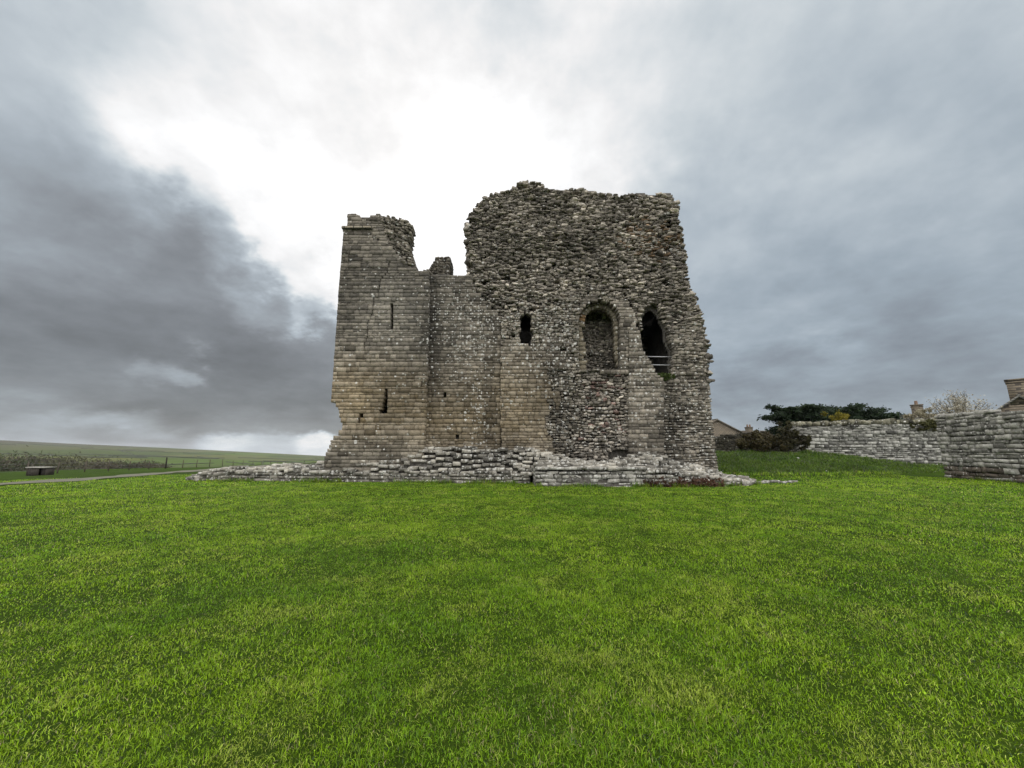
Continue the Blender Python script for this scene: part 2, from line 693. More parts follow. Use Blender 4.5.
# ------------------------------------------------------------------ keep colours (from where the stone sits in the wall)
PALE = np.array((0.44, 0.43, 0.39))


def gs(px, py, cx, cy, sx, sy):
    return math.exp(-((px - cx) / sx) ** 2 - ((py - cy) / sy) ** 2)


def keep_col(kind):
    def f(u, y, z):
        px, py = to_px(u, y, z)
        r = random.random()
        n = float(fbm(u * 0.45, z * 0.45, 51, 3))
        if kind == 'ashlar':
            c = np.array((0.160, 0.142, 0.116)) * (0.45 + 0.9 * r)
            if random.random() < 0.07:
                c = c * 0.5
            oc = gs(px, py, 365, 400, 70, 35) + 0.7 * gs(px, py, 520, 410, 55, 45) + 0.6 * gs(px, py, 455, 430, 40, 30)
            c = c * (1 - 0.35 * oc) + np.array((0.26, 0.19, 0.095)) * 0.45 * oc * (0.75 + 0.5 * random.random())
            gr = gs(px, py, 400, 300, 60, 60)
            c = c * (1 - 0.4 * gr) + np.array((0.155, 0.147, 0.128)) * 0.4 * gr
            li = 0.04 + 0.40 * gs(px, py, 530, 330, 45, 32) + 0.42 * gs(px, py, 468, 320, 38, 60) + 0.5 * gs(px, py, 478, 420, 9, 50) + 0.5 * gs(px, py, 560, 345, 30, 40) + 0.4 * gs(px, py, 645, 370, 25, 60) + 0.2 * gs(px, py, 425, 340, 6, 60)
        elif kind == 'rough':
            c = np.array((0.188, 0.168, 0.138)) * (0.4 + 1.05 * r)
            li = 0.20 + 0.45 * gs(px, py, 520, 318, 50, 26) + 0.45 * gs(px, py, 562, 345, 22, 45) + 0.3 * gs(px, py, 565, 440, 14, 40) + 0.4 * gs(px, py, 650, 375, 22, 30) + 0.35 * gs(px, py, 700, 440, 30, 50)
        elif kind == 'base':
            c = np.array((0.28, 0.262, 0.225)) * (0.28 + 1.1 * r)
            li = 0.6
        else:
            c = np.array((0.222, 0.199, 0.168)) * (0.35 + 1.1 * r)
            if kind == 'bay' and random.random() < 0.02 + 0.3 * gs(px, py, 600, 388, 16, 8) + 0.25 * gs(px, py, 610, 425, 18, 8):
                c = np.array((0.155, 0.108, 0.092)) * (0.7 + 0.6 * random.random())
            br = gs(px, py, 655, 240, 22, 16)
            if random.random() < 0.5 * br:
                c = np.array((0.17, 0.118, 0.075)) * (0.6 + 0.5 * random.random())
            li = 0.07 + 0.35 * gs(px, py, 515, 305, 50, 18) + 0.4 * gs(px, py, 590, 430, 40, 30)
            if random.random() < 0.16:
                c = c * 1.9
        c = c * (0.45 + 1.1 * n)
        # old rain streaks
        stn = 0.5 * gs(px, py, 489, 390, 8, 90) + 0.55 * gs(px, py, 672, 430, 9, 60) + 0.5 * gs(px, py, 562, 430, 11, 45) + 0.45 * gs(px, py, 433, 350, 6, 90) + 0.3 * gs(px, py, 470, 290, 25, 30) + 0.35 * gs(px, py, 618, 450, 20, 18)
        c = c * (1 - min(stn, 0.7))
        return (*c, li + 0.25 * (random.random() - 0.5))
    return f


# ------------------------------------------------------------------ the keep
YK = 20.0
keep = empty('castle_keep', (0.6, 21.5, 0.0), 'tall roofless stone keep in ruins, ashlar turret at left and broken rubble wall at right', 'castle keep')

OUT = [(325, 466), (325.5, 458), (330, 447), (331, 441), (335, 436), (341, 431), (343, 425), (339, 418), (338.5, 409), (335, 404), (330.5, 401), (333, 372), (336, 325), (339, 280), (343, 232), (342.5, 228), (347, 227), (347, 214),
       (359, 214.5), (360, 218), (369, 219), (370, 215), (379, 214), (384, 216), (387, 213), (396, 216), (407, 219), (412, 224), (411, 234), (408, 244), (411, 256), (415, 265), (416, 269.5), (428, 270), (469, 272.5),
       (467.5, 243), (466, 226), (470, 213), (475, 204), (482, 197), (492, 192), (514, 186), (522, 180), (533, 181), (543, 182), (546, 187), (564, 189), (585, 187), (597, 190), (609, 193), (622, 195), (633, 192), (639, 189), (645, 193), (656, 191), (671, 191), (678, 200),
       (681, 224), (686, 252), (690, 288), (697, 297), (702, 312), (707, 333), (710, 342), (713, 389), (715, 422), (718, 445), (721, 466), (722, 480), (325, 480)]
OPEN_A = [(528, 310.5), (532, 318), (532, 335), (529.5, 345), (519, 342), (520, 318), (523.5, 312)]
OPEN_B = [(653, 307), (660, 312), (663, 322), (667, 328), (668, 341), (672, 350), (672, 373), (657, 373), (650, 358), (643, 349), (641, 335), (643, 322), (645, 315), (648, 309)]
ARCH = [(579, 370), (579, 322)] + [(599.7 - 20.7 * math.cos(t), 321 - 21 * math.sin(t)) for t in np.linspace(0.1, math.pi - 0.1, 15)] + [(620.3, 322), (620.5, 370)]
SLIT1 = [(390, 304), (393, 304), (393, 328), (390, 328)]
SLIT2 = [(384.5, 388), (387.5, 388), (387, 414), (377, 414), (381, 409), (383, 401)]
HOLES = [[(455.5, 435.5), (458.8, 435.5), (458.8, 438.8), (455.5, 438.8)], [(697, 356), (700.5, 356), (700.5, 360.5), (697, 360.5)],
         [(420.5, 411), (423.5, 411), (423.5, 415), (420.5, 415)], [(358, 416), (363, 412), (363, 418), (357, 422)], [(376.5, 239), (379, 239), (379, 242), (376.5, 242)], [(443, 394), (446, 391), (446, 399), (443, 399)]]
NICHE = [(609, 453), (616, 451), (630, 452), (631, 466), (609, 466)]
CRACKS = [[(390, 262), (387, 272), (382, 277), (378, 290), (373, 300), (371, 312), (368, 322), (367, 335), (364, 345), (362, 352)], [(398, 252), (404, 258), (408, 266)]]


def crack_mask(u, z, Y, w=0.026):
    m = np.zeros(np.shape(u), bool)
    for cr in CRACKS:
        P = pp(cr, Y)
        for (x0, z0), (x1, z1) in zip(P[:-1], P[1:]):
            lo, hi = min(z0, z1), max(z0, z1)
            t = (z - z0) / (z1 - z0)
            m |= (z >= lo) & (z <= hi) & (np.abs(u - (x0 + t * (x1 - x0) + 0.14 * (vn(z * 3.1, z * 0, 9) - .5))) < w)
    return m


def region(px_poly, Y, openings=(), cracks=False, rag=0.0, seed=0):
    P = pp(px_poly, Y)
    O = pp(OUT, Y)
    H = [pp(h, Y) for h in openings]

    def f(u, z):
        uu = u + (rag * (vn(z * 4.0, u * 0 + seed, seed) - 0.5) if rag else 0)
        m = inpoly(P, uu, z) & inpoly(O, u, z)
        jx, jz = 0.16 * (vn(z * 5.5, u * 2.0, 7) - 0.5), 0.12 * (vn(z * 2.0, u * 6.0, 8) - 0.5)
        for h, raw in zip(H, openings):
            m &= ~(inpoly(h, u + jx, z + jz) if raw is OPEN_A or raw is OPEN_B or raw is NICHE else inpoly(h, u, z))
        if cracks:
            m &= ~crack_mask(u, z, Y)
        return m
    return f


ALLH = [OPEN_A, OPEN_B, ARCH, SLIT1, SLIT2, NICHE] + HOLES
kc = {k: keep_col(k) for k in ('ashlar', 'rough', 'rubble', 'bay', 'base')}

# left turret, dressed stone, stands forward of the wall
YT = YK - 0.38
TUR = [(300, 490), (300, 200), (380, 200), (382, 225), (388, 243), (398, 255), (410, 268), (428.5, 268), (428.5, 325), (423.5, 450), (422.5, 490)]
st = Stones()


def turret_plane(u, z):
    p = YT
    if z < at(0, 432, YT)[2]:
        p -= 0.07
    if z < at(0, 446, YT)[2]:
        p -= 0.08
    return p


fill(st, region(TUR, YT, [SLIT1, SLIT2, HOLES[2], HOLES[3], HOLES[4]], True), -11, -3, -0.2, 14.6, 0.185, 0.40, 0.75, kc['ashlar'], plane=turret_plane, gap=0.003, hv=0.5, lv=0.6, prot=0.010, jt=0.014, rd=0.015)
# right return of the turret against the recessed wall
for zz in np.arange(0.2, 10.2, 0.24):
    ux = at(*to_px(0, YT, zz), YT)
    pxr = np.interp(to_px(-4.3, YT, zz)[1], [268, 325, 450, 490], [428.5, 428.5, 423.5, 422.5])
    xr = at(pxr, to_px(-4.3, YT, zz)[1], YT)[0]
    st.add((xr - 0.1, YT + 0.32, zz), (0.105, 0.3, 0.108), rd=0.02, jt=0.03, col=kc['ashlar'](xr, YT, zz))
# left side face of the turret going back
tl = pp([(325, 466), (331, 401), (343, 232)], YT)
for zz in np.arange(0.0, 13.0, 0.24):
    xl = np.interp(zz, [tl[0][1], tl[1][1], tl[2][1]], [tl[0][0], tl[1][0], tl[2][0]]) + 0.14
    if 2.1 < zz < 3.95:
        xl += 0.45
    y = YT + 0.5
    while y < YT + 5.5:
        L = random.uniform(0.3, 0.65)
        st.add((xl + random.gauss(0, .012), y + L / 2, zz), (0.14, L / 2 - 0.012, 0.108), rd=0.02, jt=0.02, col=kc['ashlar'](xl, YT, zz))
        y += L
for pa, pb, top, bot in ((347.5, 352.5, 213.8, 221), (352.5, 358.5, 214.3, 221), (370.5, 374.5, 215.5, 222), (374.5, 379, 214.6, 222), (361, 366, 218.6, 222)):
    a_, b_ = at(pa, bot, YT), at(pb, top, YT)
    for dep in (0.18, 0.55):
        st.add(((a_[0] + b_[0]) / 2, YT + dep, (a_[2] + b_[2]) / 2), ((b_[0] - a_[0]) / 2 - .005, 0.18, (b_[2] - a_[2]) / 2), rd=0.05, jt=0.05, col=kc['ashlar'](a_[0], YT, a_[2]))
st.build('turret', keep)

# broken head of the turret
BRK = [(378, 200), (430, 200), (430, 272), (408, 268.5), (396, 257), (386, 245), (380, 228)]
st = Stones()
fill(st, region(BRK, YT, [], True, rag=0.25, seed=4), -8, -3.5, 9, 15, 0.12, 0.32, 0.85, kc['rough'], plane=YT + 0.05, gap=0.004, prot=0.05, jt=0.08, rd=0.10, roll=0.10, wav=0.25, seed=3, rm=-0.30)
st.build('broken_turret_head', keep)

# string course under the parapet of the turret
mb = MB()
p0, p1 = at(342.6, 228.4, YT), at(372.5, 228.9, YT)
mb.box(((p0[0] + p1[0]) / 2, YT + 0.05, p0[2]), ((p1[0] - p0[0]) / 2, 0.19, 0.07))
mb.box((p0[0] + 0.12, YT + 2.0, p0[2]), (0.12, 1.9, 0.068))
mb.build('string_course', M['masonry'], keep)

# recessed panel between turret and pilaster
PAN = [(421, 490), (422.5, 450), (427.5, 325), (427.5, 268), (470, 270), (475, 290), (483, 297), (492, 309), (501, 317), (501, 380), (500, 490)]
st = Stones()
fill(st, region(PAN, YK, HOLES), -6, 0, -0.2, 11, 0.18, 0.36, 0.5, kc['ashlar'], plane=YK, gap=0.003, hv=0.5, lv=0.6, prot=0.014, jt=0.02, rd=0.02)
st.build('wall_panel', keep)


def pilaster(px_poly, proud, name, hm=0.25, lm=0.42, kind='ashlar', seed=0, op=ALLH):
    Y = YK - proud
    s = Stones()
    xs = [p[0] for p in pp(px_poly, Y)]
    fill(s, region(px_poly, Y, op), min(xs) - 0.2, max(xs) + 0.2, -0.2, 12, hm, lm, 0.6, kc[kind], plane=Y, gap=0.003, hv=0.5, lv=0.6, prot=0.012, jt=0.02, rd=0.02, seed=seed)
    s.build(name, keep)


BAYL = [(577, 372), (573, 380), (579, 388), (571, 396), (575, 404), (583, 412), (578, 424), (569, 434), (574, 446), (568, 458), (572, 490)]
LOW = [(500.5, 490), (500.5, 318), (512, 314), (548, 306), (552, 304), (562, 299), (574, 296), (584, 290), (600, 287), (616, 291), (628, 301), (637, 321), (629, 331), (629, 372)] + BAYL
YL = YK - 0.14
_m0 = region(LOW, YL, ALLH, rag=0.12, seed=15)


def worn(u, z):
    px, py = to_px(u, YL, z)
    n = 34 * (fbm(u * 1.6, z * 1.6, 151, 3) - 0.5)
    return (py + n < np.where(px < 580, 338, 299)) | ((px + 0.8 * n > 553) & (px < 600) & (py > 368)) | ((px + 0.6 * n > 566) & (px < 580) & (py > 300))


s_ = Stones()
fill(s_, lambda u, z: _m0(u, z) & ~worn(u, z), -1, 7.2, -0.2, 12, 0.175, 0.33, 0.6, kc['ashlar'], plane=YL, gap=0.003, hv=0.5, lv=0.6, prot=0.012, jt=0.02, rd=0.02, seed=1)
fill(s_, lambda u, z: _m0(u, z) & worn(u, z), -1, 7.2, -0.2, 12, 0.125, 0.25, 0.6, kc['rough'], plane=YL + 0.04, gap=0.004, hv=0.4, prot=0.04, jt=0.08, rd=0.09, roll=0.06, wav=0.15, pit=0.06, seed=16)
s_.build('window_wall', keep)
pilaster([(629, 490), (629, 330), (634, 322), (640, 332), (643, 350), (650, 360), (657, 374), (664, 380), (664, 490)], 0.19, 'pilaster', 0.19, 0.36, seed=2)

# bay below the arched window, facing robbed out
BAY = BAYL[::-1] + [(629, 372), (629, 490)]
st = Stones()
fill(st, region(BAY, YK, [NICHE]), 2.3, 7, -0.2, 6.2, 0.12, 0.25, 0.5, kc['bay'], plane=YK + 0.02, gap=0.005, hv=0.4, prot=0.065, jt=0.11, rd=0.14, roll=0.08, wav=0.3, pit=0.08, seed=8)
st.build('bay_wall', keep)

# right corner
COR = [(662, 490), (662, 378), (672, 374), (674, 350), (669, 340), (668, 330), (690, 318), (730, 318), (730, 490)]
st = Stones()
fill(st, region(COR, YK, ALLH), 6, 12, -0.2, 10, 0.15, 0.30, 0.7, kc['rough'], plane=lambda u, z: YK - 0.05 + 0.25 * max(0, (u - 9.3)) ** 1.5, gap=0.005, hv=0.4, prot=0.035, jt=0.07, rd=0.09, roll=0.04, wav=0.12, seed=9)
# ragged return going back
cr = pp([(722, 476), (713, 389), (707, 333), (702, 312), (690, 288), (681, 224), (678, 200)], YK)
for zz in np.arange(0.0, 15.6, 0.17):
    xr = np.interp(zz, [c[1] for c in cr], [c[0] for c in cr]) - 0.16
    y = YK + 0.3
    while y < YK + 4.5:
        L = random.uniform(0.18, 0.4)
        st.add((xr + random.gauss(-.09, .035), y + L / 2, zz), (0.16, L / 2, 0.08), rd=0.13, jt=0.08, roll=random.gauss(0, .04), col=kc['rough'](xr, YK, zz))
        y += L
st.build('corner_wall', keep)

# the big upper mass: exposed rubble core
RUB = [(462, 170), (690, 170), (720, 330), (692, 322), (668, 332), (664, 320), (660, 310), (653, 305), (647, 308), (642, 318), (641, 334), (637, 322), (629, 300), (617, 290), (600, 286), (584, 289), (573, 295), (560, 298), (548, 306),
       (536, 309), (528, 309), (520, 314), (512, 316), (500.5, 319), (492, 310), (483, 298), (475, 291), (470, 275)]
st = Stones()


def rub_plane(u, z):
    return YK + 0.06 + 0.35 * (float(fbm(u * 0.5, z * 0.5, 61, 3)) - 0.5) + 0.05 * max(0, z - 12)


fill(st, region(RUB, YK, [OPEN_A, OPEN_B, ARCH], rag=0.35, seed=12), -3.5, 11, 7, 17, 0.098, 0.24, 0.5, kc['rubble'], plane=rub_plane, gap=0.004, hv=0.45, lv=0.65, prot=0.065, jt=0.12, rd=0.09, roll=0.13, wav=0.4, pit=0.16, seed=12, skip=0.08)
# a second, sparser skin of bigger tumbled stones
fill(st, region(RUB, YK, [OPEN_A, OPEN_B, ARCH], rag=0.35, seed=13), -3.5, 11, 7, 17, 0.14, 0.32, 0.45, kc['rubble'], plane=lambda u, z: rub_plane(u, z) - 0.01, gap=0.0, hv=0.4, lv=0.6, prot=0.10, jt=0.16, rd=0.22, roll=0.2, wav=0.4, pit=0.25, seed=14, skip=0.88)
# loose stones along the broken top edges
O = pp(OUT, YK)
for i, ((x0, z0), (x1, z1)) in enumerate(zip(O[:-1], O[1:])):
    pa, pb = OUT[i], OUT[i + 1]
    if not (pa[1] < 345 and (pa[0] > 464)):
        continue
    L = math.hypot(x1 - x0, z1 - z0)
    for k in range(int(L / 0.2) + 1):
        for dy in (0.2, 0.9, 1.5):
            t = random.random()
            st.add((x0 + (x1 - x0) * t + random.gauss(0, .03), YK + dy + random.uniform(0, .4), z0 + (z1 - z0) * t - 0.10 + random.gauss(0, 0.05)),
                   (random.uniform(.1, .22), random.uniform(.12, .25), random.uniform(.05, .1)), roll=random.gauss(0, .25), yaw=random.gauss(0, .5), pitch=random.gauss(0, .25), rd=0.2, jt=0.13,
                   col=kc['rubble'](x0, YK, z0))
st.build('rubble_wall', keep)


# solid wall core behind the facing, pierced by the openings
def slab(mask, u0, u1, z0, z1, d, y0, y1):
    us, zs = np.arange(u0, u1, d), np.arange(z0, z1, d)
    U, Z = np.meshgrid(us + d / 2, zs + d / 2, indexing='ij')
    m = mask(U, Z)
    nu, nz = m.shape
    gi = lambda i, j, k: (i * (nz + 1) + j) * 2 + k
    gu, gzz = np.meshgrid(np.append(us, us[-1] + d), np.append(zs, zs[-1] + d), indexing='ij')
    V = np.stack([np.repeat(gu.ravel(), 2), np.tile([y0, y1], gu.size), np.repeat(gzz.ravel(), 2)], -1)
    I, J = np.where(m)
    fs = [np.stack([gi(I, J, 0), gi(I + 1, J, 0), gi(I + 1, J + 1, 0), gi(I, J + 1, 0)], -1),
          np.stack([gi(I, J, 1), gi(I, J + 1, 1), gi(I + 1, J + 1, 1), gi(I + 1, J, 1)], -1)]
    mp = np.pad(m, 1)
    for di, dj in ((1, 0), (-1, 0), (0, 1), (0, -1)):
        e = m & ~mp[1 + di:1 + di + nu, 1 + dj:1 + dj + nz]
        I, J = np.where(e)
        if di:
            i = I + (di > 0)
            fs.append(np.stack([gi(i, J, 0), gi(i, J, 1), gi(i, J + 1, 1), gi(i, J + 1, 0)], -1)[:, ::di])
        else:
            j = J + (dj > 0)
            fs.append(np.stack([gi(I, j, 0), gi(I + 1, j, 0), gi(I + 1, j, 1), gi(I, j, 1)], -1)[:, ::dj])
    fs = np.concatenate(fs)
    used = np.unique(fs)
    mp_ = np.full(len(V), -1)
    mp_[used] = np.arange(len(used))
    return V[used], mp_[fs]


def core_mask(openings, er, Y):
    O = pp(OUT, Y)
    H = [pp(h, Y) for h in openings]

    def f(u, z):
        m = inpoly(O, u, z)
        for du, dz in ((er, 0), (-er, 0), (0, er), (er * .7, er * .7), (-er * .7, er * .7)):
            m &= inpoly(O, u + du, z + dz) | (z + dz < 0.3)
        for h in H:
            m &= ~inpoly(h, u, z)
        return m
    return f


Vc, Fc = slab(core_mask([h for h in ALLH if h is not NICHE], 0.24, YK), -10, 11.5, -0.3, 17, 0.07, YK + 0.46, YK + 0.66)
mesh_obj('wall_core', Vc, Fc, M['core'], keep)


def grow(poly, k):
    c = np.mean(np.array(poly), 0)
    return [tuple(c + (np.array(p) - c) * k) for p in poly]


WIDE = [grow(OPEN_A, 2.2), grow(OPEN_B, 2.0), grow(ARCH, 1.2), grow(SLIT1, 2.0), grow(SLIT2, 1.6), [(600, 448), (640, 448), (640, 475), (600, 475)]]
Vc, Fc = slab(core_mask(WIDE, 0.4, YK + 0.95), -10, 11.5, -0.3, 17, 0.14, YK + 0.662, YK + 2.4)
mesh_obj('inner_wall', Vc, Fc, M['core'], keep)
mb = MB()  # added roof and walls that keep sky light out of the openings
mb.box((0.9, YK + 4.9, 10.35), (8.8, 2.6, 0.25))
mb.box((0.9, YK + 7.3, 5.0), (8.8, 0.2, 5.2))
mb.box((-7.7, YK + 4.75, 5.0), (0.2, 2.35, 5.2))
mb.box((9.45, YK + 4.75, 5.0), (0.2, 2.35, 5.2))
mb.build('light_baffle', M['core'], keep)

# arched window: recessed order of voussoirs, right jamb, sill, rubble seen behind
YO = YK + 0.42
arch = Stones()
cx, _, cz = at(599.6, 321.5, YO)
sc = YO / 388.0
ro, ri = 22.5 * sc, 15.2 * sc
nv = 15
for k in range(nv):
    t = math.pi * (k + 0.5) / nv
    rm = (ro + ri) / 2
    c = np.array((0.19, 0.168, 0.128)) * random.uniform(0.75, 1.15)
    if k >= nv - 2:
        c = np.array((0.19, 0.12, 0.06)) * random.uniform(0.8, 1.0)
    arch.add((cx + rm * math.cos(t), YO + 0.3, cz + rm * math.sin(t)), ((ro - ri) / 2, 0.3, rm * math.pi / nv / 2 - 0.008), roll=t, rd=0.03, jt=0.03, col=(*c, 0.2))
for side in (1, -1):
    z = cz
    zb = at(600, 370, YO)[2]
    k = 0
    while z > zb:
        h = random.uniform(0.24, 0.34)
        wob = 0.16 * sst(zb + 1.0, zb, z) if side > 0 else 0.0
        xo, xi = ro + 0.1, ri + wob
        if side < 0 and k in (1, 2, 3, 7):
            xi = ri + random.uniform(0.12, 0.25)
        c = np.array((0.18, 0.156, 0.114)) * random.uniform(0.75, 1.15)
        arch.add((cx + side * (xo + xi) / 2, YO + 0.3 + random.gauss(0, .01), z - h / 2), ((xo - xi) / 2, 0.3, h / 2 - 0.008), rd=0.03, jt=0.03 if side > 0 else 0.07, col=(*c, 0.25))
        z -= h
        k += 1
wa = arch.build('window_arch', keep)
sl = Stones()
x0, x1 = at(577, 370, YO)[0], at(622, 370, YO)[0]
zs_ = at(600, 369.5, YK)[2]
u = x0
while u < x1:
    L = random.uniform(0.3, 0.5)
    sl.add((u + L / 2, YK + 0.85, zs_ - 0.1), (L / 2 - 0.005, 0.75, 0.09), rd=0.08, jt=0.05, col=(0.19, 0.18, 0.155, 0.4))
    u += L
sl.build('sill', wa)
bk = Stones()
fill(bk, lambda u, z: (u > 0), 3.0, 6.6, zs_ - 0.4, cz + 2.0, 0.10, 0.19, 0.4, kc['rubble'], plane=YK + 2.05, gap=0.004, prot=0.05, jt=0.12, rd=0.18, roll=0.09, wav=0.2, pit=0.1, seed=20)
bk.build('window_back_wall', keep)

# two guard rails across the right opening
for ya, yb in ((356.6, 357.0), (364.8, 365.2)):
    mb = MB()
    mb.tube([at(645, ya, YK + 0.3), at(674, yb, YK + 0.3)], 0.026)
    mb.build('guard_rail', M['rail'], keep)

# standing stub of an inner wall behind the gap
st = Stones()
STUB = [(426, 276), (429, 268), (433, 262), (436, 255), (437.5, 250), (440, 251), (444, 254), (450, 256), (450.5, 276)]
P = pp(STUB, YK + 1.5)
for lay in range(3):
    fill(st, lambda u, z: inpoly(P, u, z), -5, -2.5, 9.5, 13, 0.10, 0.22, 0.5, kc['rough'], plane=YK + 1.5 + 0.42 * lay, gap=0.005, prot=0.03, jt=0.09, rd=0.12, roll=0.05, wav=0.05, seed=30 + lay)
st.build('wall_stub', keep)

# remaining three sides of the shell
mb = MB()


def jag(p0, p1, th, h0, h1, n, seed):
    p0, p1 = np.array(p0, float), np.array(p1, float)
    for i in range(n):
        a, b = p0 + (p1 - p0) * i / n, p0 + (p1 - p0) * (i + 1) / n
        h = h0 + (h1 - h0) * float(vn(i * 0.6, seed, seed))
        c = (a + b) / 2
        d = b - a
        mb.box((c[0], c[1], h / 2 - 0.2), (np.linalg.norm(d) / 2, th / 2, h / 2 + 0.2), math.atan2(d[1], d[0]))


jag((-7.9, 25.2), (-7.9, 44), 2.0, 8, 10.5, 24, 3)
jag((8.6, 24.6), (8.6, 44), 2.0, 7, 10.5, 24, 4)
jag((-8.8, 44.2), (9.4, 44.2), 2.0, 7, 11, 22, 5)
mb.build('rear_walls', M['masonry'], keep)

# moss on the ledge under the right opening
def leaf_cloud(P, size, cols, seed=0, flat=0.0, aspect=1.6):
    """P (n,3) centres -> quads with random turn"""
    rg = np.random.default_rng(seed)
    n = len(P)
    a = rg.normal(size=(n, 3))
    a[:, 2] *= (1 - flat)
    a /= np.linalg.norm(a, axis=1)[:, None] + 1e-9
    b = np.cross(a, rg.normal(size=(n, 3)))
    b /= np.linalg.norm(b, axis=1)[:, None] + 1e-9
    s = size * rg.uniform(0.6, 1.4, (n, 1))
    A, B = a * s * aspect * 0.5, b * s * 0.5
    V = np.stack([P - A, P + B, P + A, P - B], 1).reshape(-1, 3)
    Fq = np.arange(4 * n).reshape(n, 4)
    C = np.repeat(np.column_stack([cols, np.ones(n)]), 4, 0)
    return V, Fq, C


def lerp_cols(n, cols, seed, clump=None):
    rg = np.random.default_rng(seed + 5)
    cols = np.array(cols)
    t = rg.random(n) * 0.7 + (0.3 * clump if clump is not None else 0.15)
    t = np.clip(t, 0, 0.999) * (len(cols) - 1)
    i = t.astype(int)
    f = (t - i)[:, None]
    return (cols[i] * (1 - f) + cols[i + 1] * f) * rg.uniform(0.75, 1.25, (n, 1))


px0 = at(665, 377, YK)
P = np.clip(np.random.default_rng(2).normal(size=(700, 3)), -1.7, 1.7) * (0.26, 0.08, 0.10) + np.array((px0[0], YK + 0.02, px0[2]))
V, Fq, C = leaf_cloud(P, 0.10, lerp_cols(700, [(0.04, 0.06, 0.016), (0.07, 0.09, 0.025)], 3), 4)
mesh_obj('moss', V, Fq, M['foliage'], keep, col=C)


# ------------------------------------------------------------------ foundations in front of the keep
def heap(name, xr, yr, hf, nst, size, colk, parent, dens=None, seed=0, facef=None):
    """core heightfield + stones bedded on it"""
    d = 0.12
    xs, ys = np.arange(xr[0], xr[1], d), np.arange(yr[0], yr[1], d)
    X, Y = np.meshgrid(xs, ys, indexing='ij')
    Z = np.vectorize(hf)(X, Y)
    V = np.stack([X, Y, Z - 0.19], -1).reshape(-1, 3)
    ny = len(ys)
    I, J = np.meshgrid(np.arange(len(xs) - 1), np.arange(ny - 1), indexing='ij')
    a = I * ny + J
    mesh_obj(name + '_core', V, np.stack([a, a + ny, a + ny + 1, a + 1], -1).reshape(-1, 4), M['core'], parent)
    s = Stones()
    rg = random.Random(seed)
    y = yr[0]
    while y < yr[1]:
        x = xr[0] + rg.uniform(0, .3)
        while x < xr[1]:
            L = size * 2 * rg.uniform(0.6, 1.7)
            z = hf(x + L / 2, y)
            if z > 0.07:
                st_ = 0.125
                q = (math.floor(z / st_ + 0.5 * vn(x * .7, y * .7, seed)) + 0.1) * st_ + rg.gauss(0, .02)
                hh = rg.uniform(0.055, 0.095)
                if rg.random() < 0.12:
                    q += rg.uniform(.05, .12)
                s.add((x + L / 2, y + rg.gauss(0, .05), min(q, z + .08) - .02), (L / 2 - .015, rg.uniform(.13, .2), hh), roll=rg.gauss(0, .06), pitch=rg.gauss(0, .08), yaw=rg.gauss(0, .15), rd=0.02, jt=0.06, col=kc[colk](x, y, z))
            x += L
        y += 0.17
    return s


fl = empty('foundation_wall', (-6, 19.2, 0), 'long low ruined footing wall of pale lichened stone, running left from the keep base', 'ruined wall')
FX0, FX1 = -16.4, 0.95


def front_l(x):
    return 20.2 + (x + 16.4) * (18.3 - 20.2) / 17.2


def h_left(x, y):
    fy = front_l(x)
    T = np.interp(x, [-16.9, -16.2, -15.2, -12, -9, -7.2, -5.8, -4.2, 1.0], [0.05, 0.3, 0.62, 0.72, 0.85, 1.15, 1.42, 1.6, 1.62])
    base = min(0.5, T * 0.8)
    back = 21.2 if x < -9.2 else 20.3
    if y < fy + 0.1:
        return 0.0
    w = 0.5 if x < -9 else min(1.6, max(0.45, 19.75 - fy))
    t = float(sst(0, 1, (y - fy - 0.1) / w))
    z = base + (T - base) * t
    if x < -9.2:
        z *= float(sst(fy + 1.5, fy + 1.0, y))
    return z + 0.14 * (float(vn(x * 2.2, y * 2.2, 71)) - 0.5) * (z > 0.2)


s = heap('rubble', (FX0 - 0.4, FX1), (18.2, 21.8), h_left, 1050, 0.16, 'base', fl, seed=3)
s.build('rubble_top', fl)
# coursed front face
st = Stones()
ang = math.atan2(18.3 - 20.2, 17.2)
Lf = math.hypot(17.2, 1.9)


def fm(u, z):
    top = 0.50 + 0.06 * (vn(u * 2.0, u * 0, 77) - 0.5) - 0.45 * sst(1.6, 0.2, u)
    return (u > 0) & (u < Lf) & (z < top)


def bc(u, y, z):
    c = np.array((0.19, 0.176, 0.148)) * random.uniform(0.4, 1.3)
    return (*c, 0.4 + 0.25 * random.random())


fill(st, fm, -0.2, Lf + 0.2, -0.15, 0.62, 0.15, 0.4, 0.45, bc, plane=0.0, gap=0.009, prot=0.025, jt=0.06, rd=0.07, roll=0.02)
st.build('front_face', fl, origin=(FX0, 20.2, 0), ang=ang)

fr = empty('foundation_block', (5, 18, 0), 'stepped footing of white lichened blocks jutting out under the arched window', 'ruined wall')


def h_right(x, y):
    fy = 16.95 + 0.12 * max(0, x - 7.0) ** 1.3
    if y < fy + 0.08 or x < 1.0 or x > 11.2:
        return 0.0
    T = np.interp(x, [1.0, 5.2, 6.2, 7.4, 8.6, 10.2, 11.1], [0.74, 0.74, 0.62, 0.5, 0.38, 0.16, 0.04])
    z = T + 0.16 * sst(17.8, 18.6, y) * (1 if x < 5.4 else 0.6)
    z += 0.72 * math.exp(-((x - 6.7) / 1.3) ** 2 - ((y - 19.5) / 1.0) ** 2) * (1 if x > 5.3 else 0.55)
    z += 0.5 * math.exp(-((x - 1.6) / 1.2) ** 2 - ((y - 19.6) / .7) ** 2)
    z += 0.3 * math.exp(-((x - 8.8) / 1.2) ** 2 - ((y - 19.7) / .7) ** 2)
    return float(z) + 0.12 * (float(vn(x * 2.4, y * 2.4, 73)) - 0.5)


